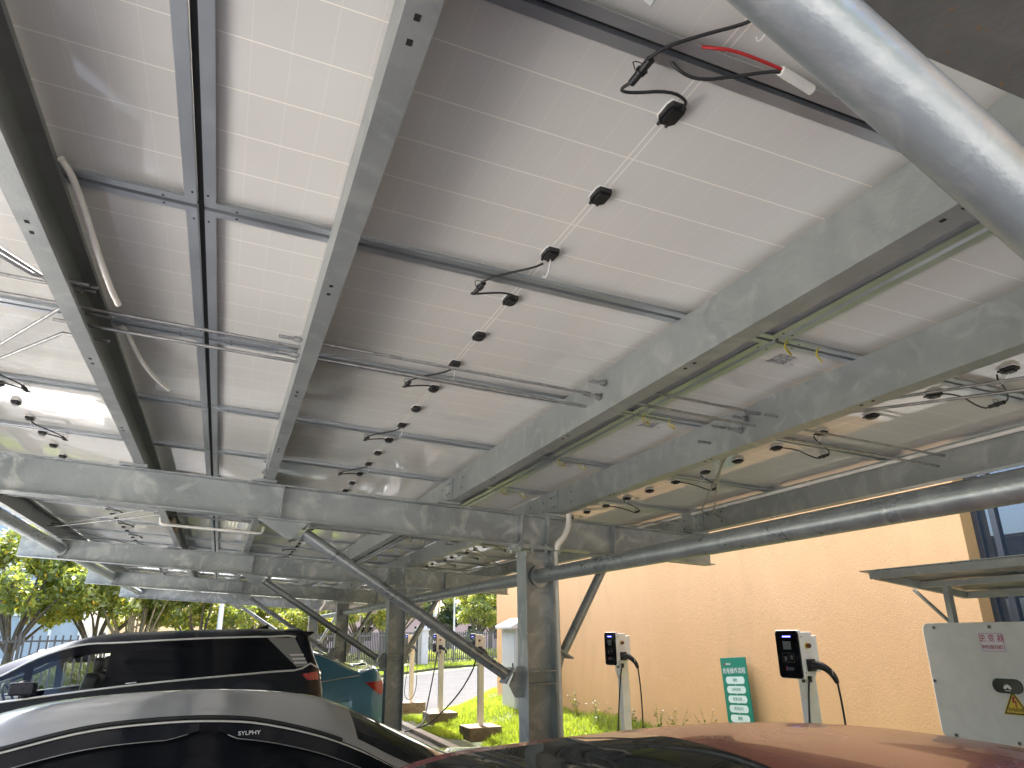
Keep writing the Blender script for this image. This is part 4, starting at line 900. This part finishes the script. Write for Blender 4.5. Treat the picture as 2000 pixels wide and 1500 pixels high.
# ================================================================ CARS
def interp(pts, xs, col):
    x = np.array([p[0] for p in pts]); y = np.array([p[col] for p in pts])
    # smooth monotone-ish: cubic Hermite with finite difference slopes
    m_ = np.gradient(y, x); i = np.clip(np.searchsorted(x, xs)-1, 0, len(x)-2); h = x[i+1]-x[i]; t = np.clip((xs-x[i])/h, 0, 1)
    return (2*t**3-3*t**2+1)*y[i] + (t**3-2*t**2+t)*h*m_[i] + (-2*t**3+3*t**2)*y[i+1] + (t**3-t**2)*h*m_[i+1]
SURF = {}
def car(name, label, cat, S_, paint_m, xc, yc, group='cars parked under the carport', front_clear=False):
    """S_: crest (x,z), rail (x,z,y), belt (x,z,y), ymax, xw=(base,top) windscreen, xr=(top,base) rear glass, pillars [(x0,x1)..]; x in world metres, nose at low x"""
    r = thing(name, label, cat, (xc, yc, 0), group=group)
    cr, rl, bl = S_['crest'], S_['rail'], S_['belt']; xa, xb = bl[0][0], bl[-1][0]; ym = S_['ymax']
    keys = sorted(set([round(v, 3) for v in list(np.linspace(xa, xb, 84)) + [rl[0][0], rl[-1][0], *S_['xw'], *S_['xr']] + [q for p in list(S_['pillars'])+list(S_.get('painted', ())) for q in p]]))
    xs = np.array(keys); N = len(xs)
    zc = interp(cr, xs, 1); zb = interp(bl, xs, 1); yb = interp(bl, xs, 2)
    ing = (xs >= rl[0][0]) & (xs <= rl[-1][0])
    zr = np.where(ing, interp(rl, np.clip(xs, rl[0][0], rl[-1][0]), 1), zb+.012); yr = np.where(ing, interp(rl, np.clip(xs, rl[0][0], rl[-1][0]), 2), yb-.03)
    zr = np.maximum(zr, zb+.012); yr = np.minimum(yr, yb-.02); zc = np.maximum(zc, zr+.004)
    ends = np.minimum(1, np.minimum((xs-xa)/.35, (xb-xs)/.22)); tp = .80 + .20*np.sqrt(np.clip(ends, 0, 1))
    NJ = 17
    P = np.zeros((N, NJ, 3))
    for j, (fy, fz) in enumerate(((.88,0),(.975,.10),(1,.38),(.995,.72))):
        P[:,j] = np.stack([xs, ym*fy*tp, .20 + (zb-.20)*fz], -1)
    P[:,4] = np.stack([xs, yb*tp, zb], -1)
    for j in range(5, 9):
        t = (j-4)/4; P[:,j] = np.stack([xs, yb*tp*(1-t) + yr*tp*t + .012*math.sin(math.pi*t)*ing, zb*(1-t)+zr*t], -1)
    for j in range(9, NJ):
        t = (j-8)/(NJ-1-8); P[:,j] = np.stack([xs, yr*tp*(1-t), zr + (zc-zr)*(1-(1-t)**S_.get('crown', 2.0))], -1)
    P[:,:,0] -= xc
    SURF[r.name] = (xs, P, xc)
    parts = {}
    def put_(key, quad): parts.setdefault(key, []).append(quad)
    for i in range(N-1):
        xm = (xs[i]+xs[i+1])/2; g0 = rl[0][0] < xm < rl[-1][0]; pil = any(a <= xm <= b for a, b in S_['pillars']); bp = any(a <= xm <= b for a, b in S_.get('painted', ()))
        for j in range(NJ-1):
            if j < 4: k = 'body'
            elif j < 8:
                k = ('pillar', 9) if (S_.get('frame') and g0 and j == 7 and not bp and (zr[i]-zb[i]) > .2) else 'body' if (bp or not g0 or (zr[i]-zb[i]) < .03 and (zr[i+1]-zb[i+1]) < .03) else (('pillar' if pil else 'side_window'), sum(1 for a, b in S_['pillars'] if xm > b))
            else:
                k = 'body' if j < 8 + S_.get('post', 1) and g0 else 'windscreen' if S_['xw'][0] <= xm <= S_['xw'][1] else 'rear_window' if S_['xr'][0] <= xm <= S_['xr'][1] else 'body'
            put_(k, (i, j))
    def emit(nm, quads, mat, sides=(-1,1), parent=r):
        idx = {}; vs = []; fs = []
        for sd in sides:
            for (i, j) in quads:
                f = []
                for (a, b) in ((i,j),(i+1,j),(i+1,j+1),(i,j+1)):
                    key = (a, b, sd if b < NJ-1 else 0)
                    if key not in idx: p = P[a,b]; idx[key] = len(vs); vs.append((p[0], p[1]*sd, p[2]))
                    f.append(idx[key])
                fs.append(f if sd == 1 else f[::-1])
        m = MB(); m.add(vs, fs, 0, True); return m, nm, mat, parent
    m, *_ = emit('body', parts['body'], paint_m)
    for i in (0, N-1):                          # close nose and tail
        ring = [(P[i,j,0],P[i,j,1],P[i,j,2]) for j in range(NJ)] + [(P[i,j,0],-P[i,j,1],P[i,j,2]) for j in range(NJ-2,-1,-1)]
        m.add(ring, [tuple(range(len(ring))) if i == 0 else tuple(range(len(ring)-1,-1,-1))], 0)
    fl = [(P[i,0,0], s*P[i,0,1], P[i,0,2]) for s in (1,-1) for i in range(N)]
    m.add(fl, [(i, i+1, N+i+1, N+i) for i in range(N-1)], 1)
    m.build('body', [paint_m, M['black']], r)
    for key, q in parts.items():
        if key == 'body': continue
        if key[0] == 'pillar':
            for sd in (-1,1): m, *_ = emit('pillar', q, None, (sd,)); m.build('pillar', M['black_gloss'], r)
        elif isinstance(key, tuple):
            gm = M['clear_glass'] if (front_clear and key[1] in S_.get('clear', ())) else M['tint_glass']
            for sd in (-1,1): m, *_ = emit('side_window', q, None, (sd,)); m.build('side_window', gm, r)
        else:
            m, *_ = emit(key, q, None); m.build(key, M['clear_glass'] if front_clear and key == 'windscreen' else M['tint_glass'], r)
    # bright trim along the upper window edge and the belt, both sides
    gx = np.linspace(rl[0][0]+.02, rl[-1][0]-.02, 46)
    for sd in (-1,1):
        up = [(x-xc, sd*(float(np.interp(x, xs, yr))+.006), float(np.interp(x, xs, zr))-.012) for x in gx if S_.get('trim', (xa,xb))[0] <= x <= S_.get('trim', (xa,xb))[1]]
        m = MB(); m.tube(up, S_.get('tr', .0075), 6); m.build('window_trim', S_.get('trimmat', M['chrome']), r)
        lo = [(x-xc, sd*(float(np.interp(x, xs, yb))+.004), float(np.interp(x, xs, zb))+.004) for x in gx]
        m = MB(); m.tube(lo, S_.get('tr', .0075), 6); m.build('belt_trim', S_.get('trimmat', M['chrome']), r)
    # wheels
    for wx in S_['wheels']:
        for sd in (-1,1):
            yy = sd*(ym-.02); R0 = .33
            w = MB(); w.cyl((wx-xc, yy-sd*.2, R0), (wx-xc, yy+sd*.035, R0), R0, 36); tw = w.build('wheel', M['tyre'], r)
            w = MB(); w.cyl((wx-xc, yy+sd*.030, R0), (wx-xc, yy+sd*.038, R0), .235, 32); 
            for k in range(20):
                a = 2*math.pi*k/20; d = Vector((math.cos(a),0,math.sin(a))); c = Vector((wx-xc, yy+sd*.044, R0))
                w.tube([c+d*.03, c+d*.225], [.008,.012], 6, 1)
            w.cyl((wx-xc, yy+sd*.03, R0), (wx-xc, yy+sd*.06, R0), .04, 16, 1); w.build('rim', [M['black'], M['rim']], tw)
    return r
def surf_y(r, x, z):
    xs, P, xc = SURF[r.name]; i = int(np.clip(np.searchsorted(xs, x), 1, len(xs)-1)); t = (x-xs[i-1])/(xs[i]-xs[i-1]); q = P[i-1]*(1-t)+P[i]*t
    zz = q[:10,2]; return float(np.interp(z, zz, q[:10,1]))
def patch(r, name, mat, quad, off=.006, n=8, sd=-1):
    """a thin panel lying on the car side; quad = four (x,z) corners in order"""
    a, b, c, d = [Vector((p[0], p[1])) for p in quad]; xc = SURF[r.name][2]; vs = []; G = n+1
    for lay in (off, -.012):
        for i in range(G):
            for j in range(G):
                p = a.lerp(b, i/n).lerp(d.lerp(c, i/n), j/n); vs.append((p.x-xc, sd*(surf_y(r, p.x, p.y)+lay), p.y))
    L = G*G; f = [(i*G+j, (i+1)*G+j, (i+1)*G+j+1, i*G+j+1) for i in range(n) for j in range(n)]
    rim = [(i*G) for i in range(G)] + [n*G+j for j in range(1,G)] + [i*G+n for i in range(n-1,-1,-1)] + [j for j in range(n-1,0,-1)]
    m = MB(); m.add(vs, f, 0, True); m.add(vs, [(rim[k], rim[(k+1)%len(rim)], L+rim[(k+1)%len(rim)], L+rim[k]) for k in range(len(rim))])
    return m.build(name, mat, r)
def poly_part(r, name, mat, pts, y0, y1, xc, bevel=0):
    m = MB(); m.prism([(x-xc, z) for x, z in pts], 'y', y0, y1); return m.build(name, mat, r, bevel=bevel)
# silver saloon
xc = -.15
silver = dict(crest=[(-2.75,.70),(-2.4,.86),(-2.1,.97),(-1.85,1.07),(-1.5,1.27),(-1.2,1.415),(-.93,1.485),(-.7,1.512),(-.33,1.53),(.1,1.527),(.45,1.495),(.68,1.452),(.9,1.36),(1.26,1.20),(1.55,1.075),(1.8,1.05),(2.08,1.03),(2.16,.93)],
    rail=[(-2.1,.965,.84),(-1.65,1.11,.74),(-1.25,1.255,.67),(-.94,1.326,.632),(-.56,1.402,.605),(-.27,1.421,.60),(0,1.42,.60),(.24,1.398,.60),(.41,1.362,.602),(.64,1.296,.61),(.82,1.225,.62),(1.06,1.105,.65),(1.4,.99,.72)],
    belt=[(-2.75,.60,.70),(-2.45,.76,.78),(-1.9,.92,.85),(-1.0,.945,.86),(0,.955,.86),(1.0,.965,.85),(1.5,.97,.83),(2.0,.93,.78),(2.16,.80,.72)], ymax=.88,
    xw=(-1.85,-1.10), xr=(.82,1.54), pillars=[(-.035,.045)], painted=[(1.13,1.4)], wheels=(-1.8,1.2))
sv = car('silver_car', 'silver saloon car parked nearest the second crossbeam, rain visors over its dark windows', 'car', silver, M['silver_paint'], xc, 5.15)
VIS = plain('smoked_visor', (.010,.011,.015), .12, spec=.32)
for (a, b_) in ((-1.0,-.045),(.055,.95)):                   # smoked rain visors
    gx = np.linspace(a, b_, 20); m = MB()
    up = [(x-xc, -(interp(silver['rail'], np.array([x]), 2)[0]+.022), interp(silver['rail'], np.array([x]), 1)[0]-.022) for x in gx]
    tp_ = np.clip(np.minimum((gx-a)/.10, (b_-gx)/.14)*.5+.5, .5, 1)
    lo = [(p[0], p[1]-.062*t, p[2]-.064*t) for p, t in zip(up, tp_)]; n_ = len(up)
    m.add([*up, *lo], [(i, i+1, n_+i+1, n_+i) for i in range(n_-1)], 0, True); m.build('rain_visor', VIS, sv); m = MB(); m.tube([(p[0],p[1]-.002,p[2]-.002) for p in lo[1:-1]], .0022, 5); m.build('visor_edge', M['rim'], sv)
text('lettering', 'SYLPHY', .034, M['white_text'], sv, (.21-xc, -.690, 1.347), (R_(48), 0, 0))
gx = np.linspace(-1.35, .72, 40); m = MB()
for dz, dy in ((.012,-.006),(.006,.012)): m.tube([(x-xc, -(interp(silver['rail'], np.array([x]), 2)[0]+dy), interp(silver['rail'], np.array([x]), 1)[0]+dz) for x in gx], .006, 6)
m.build('roof_gutter', M['black'], sv)
# red car beside the camera
xc = 1.9
red = dict(crest=[(-.55,.70),(-.2,.86),(.1,.96),(.35,1.06),(.7,1.26),(1.05,1.44),(1.35,1.515),(1.7,1.532),(2.1,1.515),(2.6,1.45),(3.0,1.375),(3.4,1.30),(3.75,1.22),(4.0,1.15),(4.15,.95)],
    rail=[(.05,1.00,.80),(.35,1.24,.70),(.6,1.388,.655),(.76,1.43,.64),(1.05,1.452,.635),(1.26,1.462,.635),(1.5,1.468,.635),(1.84,1.468,.635),(2.23,1.445,.635),(2.61,1.395,.64),(3.03,1.333,.65),(3.41,1.262,.66),(3.75,1.18,.67),(3.95,1.08,.70)],
    belt=[(-.55,.60,.74),(-.2,.78,.82),(.2,.92,.88),(1,.95,.89),(2,.97,.89),(3,1.0,.88),(3.7,1.02,.84),(4.15,.82,.76)], ymax=.92,
    xw=(.12,1.38), xr=(3.55,3.98), pillars=[(1.9,1.98)], painted=[(3.1,3.95)], wheels=(.3,3.2))
rc_ = car('red_car', 'glossy dark red car close to the camera, reflecting the orange wall', 'car', red, M['red_paint'], xc, 2.08)
# black minivan
xc = -1.4
mpv = dict(crest=[(-4.0,.85),(-3.7,1.02),(-3.2,1.12),(-2.9,1.2),(-2.5,1.44),(-2.19,1.60),(-1.92,1.70),(-1.64,1.80),(-1.25,1.882),(-.72,1.91),(.12,1.925),(.8,1.915),(1.03,1.895),(1.10,1.80),(1.18,1.5),(1.26,1.2),(1.28,.9)],
    rail=[(-3.1,1.14,.88),(-2.7,1.27,.85),(-2.3,1.42,.82),(-2.16,1.475,.815),(-1.9,1.625,.81),(-1.48,1.775,.80),(-1.02,1.80,.80),(.02,1.838,.80),(.6,1.842,.80),(.91,1.832,.80),(1.03,1.78,.80),(1.13,1.6,.82),(1.2,1.46,.85)],
    belt=[(-4.0,.78,.78),(-3.6,.98,.88),(-3.0,1.10,.93),(-1.92,1.225,.935),(-1.05,1.315,.935),(.18,1.40,.935),(.94,1.435,.925),(1.2,1.43,.90),(1.28,1.2,.86)], ymax=.97,
    xw=(-3.0,-1.75), xr=(1.05,1.2), pillars=[(-1.93,-1.85),(-1.13,-.93),(-.02,.09)], painted=[(.92,1.2)], post=2, frame=1, crown=6., wheels=(-3.0,.1), clear=(0,1), trim=(-2.6,.92), tr=.012)
mv = car('black_minivan', 'black minivan with bright trim strips and a slatted silver rear pillar', 'minivan', mpv, M['black_paint'], xc, 10.55, front_clear=True)
patch(mv, 'rear_pillar_panel', plain('silver_pillar_trim',(.22,.22,.215),.4,.4), [(.56,1.815),(.885,1.812),(1.06,1.49),(.925,1.476)], .005)
for k in range(3): patch(mv, 'pillar_slat', M['chrome'], [(.835+.026*k,1.625-.045*k),(.995+.022*k,1.625-.045*k),(1.003+.022*k,1.605-.045*k),(.843+.026*k,1.605-.045*k)], .012, 4)
poly_part(mv, 'spoiler', M['black_gloss'], [(.75,1.90),(1.12,1.885),(1.13,1.868),(1.02,1.80),(.80,1.84)], -.70, .70, xc, .01)
patch(mv, 'tail_light', M['tail_red'], [(.99,1.40),(1.25,1.425),(1.265,1.325),(1.06,1.325)], .008)
m = MB(); m.prism([(.40-xc,1.918),(.60-xc,1.918),(.61-xc,1.985)], 'y', -.012, .012); m.build('roof_fin', M['black_gloss'], mv)
m = MB(); m.tube([(-1.95-xc,-1.09,1.33),(-1.87-xc,-1.08,1.36),(-1.80-xc,-1.07,1.33)], [.05,.075,.055], 14, 0, 2); m.box((-1.87-xc,-1.08,1.345),(.24,.14,.13)); m.bx(-1.90-xc,-1.82-xc,-1.05,-.90,1.25,1.29); m.build('door_mirror', M['black_paint'], mv, bevel=.035)
for yy in (-.42,.42):
    m = MB(); m.box((-1.35-xc,yy,1.18),(.18,.46,.55),M=Matrix.Rotation(R_(12),3,'Y')); m.box((-1.28-xc,yy,1.54),(.10,.24,.17)); m.build('front_seat', M['black'], mv, bevel=.04)
m = MB(); m.box((-2.5-xc,0,1.12),(.6,1.5,.1)); m.build('dashboard', M['black'], mv, bevel=.03)
m = MB(); q = Matrix.Rotation(R_(65),3,'Y')
ring = [Vector((math.cos(t)*.18, math.sin(t)*.18, 0)) for t in np.linspace(0, 2*math.pi, 24)]
m.tube([q @ p + Vector((-2.12-xc,-.42,1.2)) for p in ring], .014, 8); m.build('steering_wheel', M['black'], mv)
m = MB(); m.bx(-.95-xc,1.0-xc,-.78,.78,.5,1.75); m.build('dark_interior', M['black'], mv)
poly_part(mv, 'plate_emblem', M['white_text'], [(-.92,1.352),(-.81,1.36),(-.81,1.368),(-.92,1.36)], -.948, -.944, xc)
# teal saloon and navy saloon
xc = .25
teal = dict(crest=[(-2.1,.75),(-1.7,.95),(-1.2,1.06),(-.9,1.16),(-.4,1.47),(0,1.63),(.5,1.68),(1.0,1.67),(1.32,1.64),(1.6,1.565),(1.85,1.455),(2.05,1.35),(2.3,1.305),(2.5,1.30),(2.56,1.14),(2.6,.9)],
    rail=[(-1.1,1.06,.84),(-.7,1.28,.72),(-.2,1.5,.65),(.3,1.585,.64),(.9,1.605,.65),(1.3,1.60,.67),(1.6,1.515,.70),(1.95,1.34,.75),(2.15,1.265,.78)],
    belt=[(-2.1,.6,.74),(-1.7,.84,.84),(-1,1.0,.89),(0,1.05,.9),(1,1.10,.89),(1.6,1.17,.87),(2.1,1.23,.82),(2.45,1.245,.78),(2.6,.95,.74)], ymax=.92,
    xw=(-.95,-.2), xr=(1.35,2.02), pillars=[(.25,.33)], painted=[(1.15,2.15)], wheels=(-1.2,1.65))
tl = car('teal_car', 'teal blue saloon car with a red wedge tail light, behind the third column', 'car', teal, M['teal_paint'], xc, 12.85)
patch(tl, 'tail_light', M['tail_red'], [(2.20,1.135),(2.585,1.16),(2.595,1.00),(2.42,.955)], .008)
poly_part(tl, 'boot_spoiler', M['teal_paint'], [(2.26,1.285),(2.52,1.335),(2.56,1.327),(2.54,1.28)], -.66, .66, xc, .006)
patch(tl, 'charging_flap', M['teal_paint'], [(1.72,1.03),(1.94,1.03),(1.96,.88),(1.72,.88)], .004)
navy = {k: v for k, v in teal.items()}
def shift(S_, dx, dz=0):
    o = dict(S_)
    for k in ('crest',): o[k] = [(a+dx, b+dz) for a, b in S_[k]]
    for k in ('rail','belt'): o[k] = [(a+dx, b+dz, c) for a, b, c in S_[k]]
    o['xw'] = tuple(a+dx for a in S_['xw']); o['xr'] = tuple(a+dx for a in S_['xr']); o['pillars'] = [(a+dx,b+dx) for a, b in S_['pillars']]; o['painted'] = [(a+dx,b+dx) for a, b in S_.get('painted', ())]; o['wheels'] = tuple(a+dx for a in S_['wheels'])
    return o
nv = car('navy_car', 'dark blue car whose boot shows past the fourth column', 'car', shift(teal, .20, .02), M['navy_paint'], xc+.20, 14.85)
patch(nv, 'tail_light', M['tail_red'], [(2.40,1.16),(2.78,1.18),(2.79,1.02),(2.62,.98)], .008)
# cars beyond the fence
wv = car('white_car', 'white car parked beyond the fence behind the minivan bonnet', 'car', shift(silver, -5.2), M['white_car'], -5.35, 33.5, group='cars beyond the fence')
bv = car('grey_car', 'grey car parked beyond the fence behind the minivan roof', 'car', shift(silver, -.6), M['silver_paint'], -.75, 35.5, group='cars beyond the fence')
# ================================================================ LIGHT, SKY, CAMERA
AZ, EL = 3, 56
w = bpy.data.worlds.new('World'); S.world = w; w.use_nodes = True; nt = w.node_tree; bg = nt.nodes['Background']
sk = nt.nodes.new('ShaderNodeTexSky'); sk.sky_type = 'NISHITA'; sk.sun_disc = False; sk.sun_elevation = R_(EL); sk.sun_rotation = R_(AZ); sk.dust_density = 5.0; sk.air_density = 1.0
nt.links.new(sk.outputs[0], bg.inputs[0]); bg.inputs[1].default_value = .15
d = Vector((math.sin(R_(AZ))*math.cos(R_(EL)), math.cos(R_(AZ))*math.cos(R_(EL)), math.sin(R_(EL))))
ld = bpy.data.lights.new('sun', 'SUN'); ld.energy = 3.0; ld.angle = R_(.5); ld.color = (1,.97,.92)
lo = bpy.data.objects.new('sun', ld); COL.objects.link(lo); lo.rotation_euler = d.to_track_quat('Z','Y').to_euler(); lo.location = (0,0,30)
YAW, PIT, ROL, FPX = .375798, .336981, -.0135925, 1385.28
cy, sy_, cp_, sp_ = math.cos(YAW), math.sin(YAW), math.cos(PIT), math.sin(PIT)
f = Vector((sy_*cp_, cy*cp_, sp_)); rt = Vector((cy, -sy_, 0)); up = rt.cross(f)
r2 = rt*math.cos(ROL) + up*math.sin(ROL); u2 = -rt*math.sin(ROL) + up*math.cos(ROL)
cd = bpy.data.cameras.new('camera'); cam = bpy.data.objects.new('camera', cd); COL.objects.link(cam)
mm = Matrix((r2, u2, -f)).transposed().to_4x4(); mm.translation = (0,0,H); cam.matrix_world = mm
cd.sensor_width = 36; cd.lens = 36*FPX/2000; cd.clip_start = .02; cd.clip_end = 3000
S.camera = cam
S.view_settings.view_transform = 'Standard'; S.view_settings.look = 'None'; S.view_settings.exposure = 2.65; S.view_settings.gamma = 1
S.cycles.max_bounces = 10; S.cycles.diffuse_bounces = 6; S.cycles.glossy_bounces = 5; S.cycles.transparent_max_bounces = 12
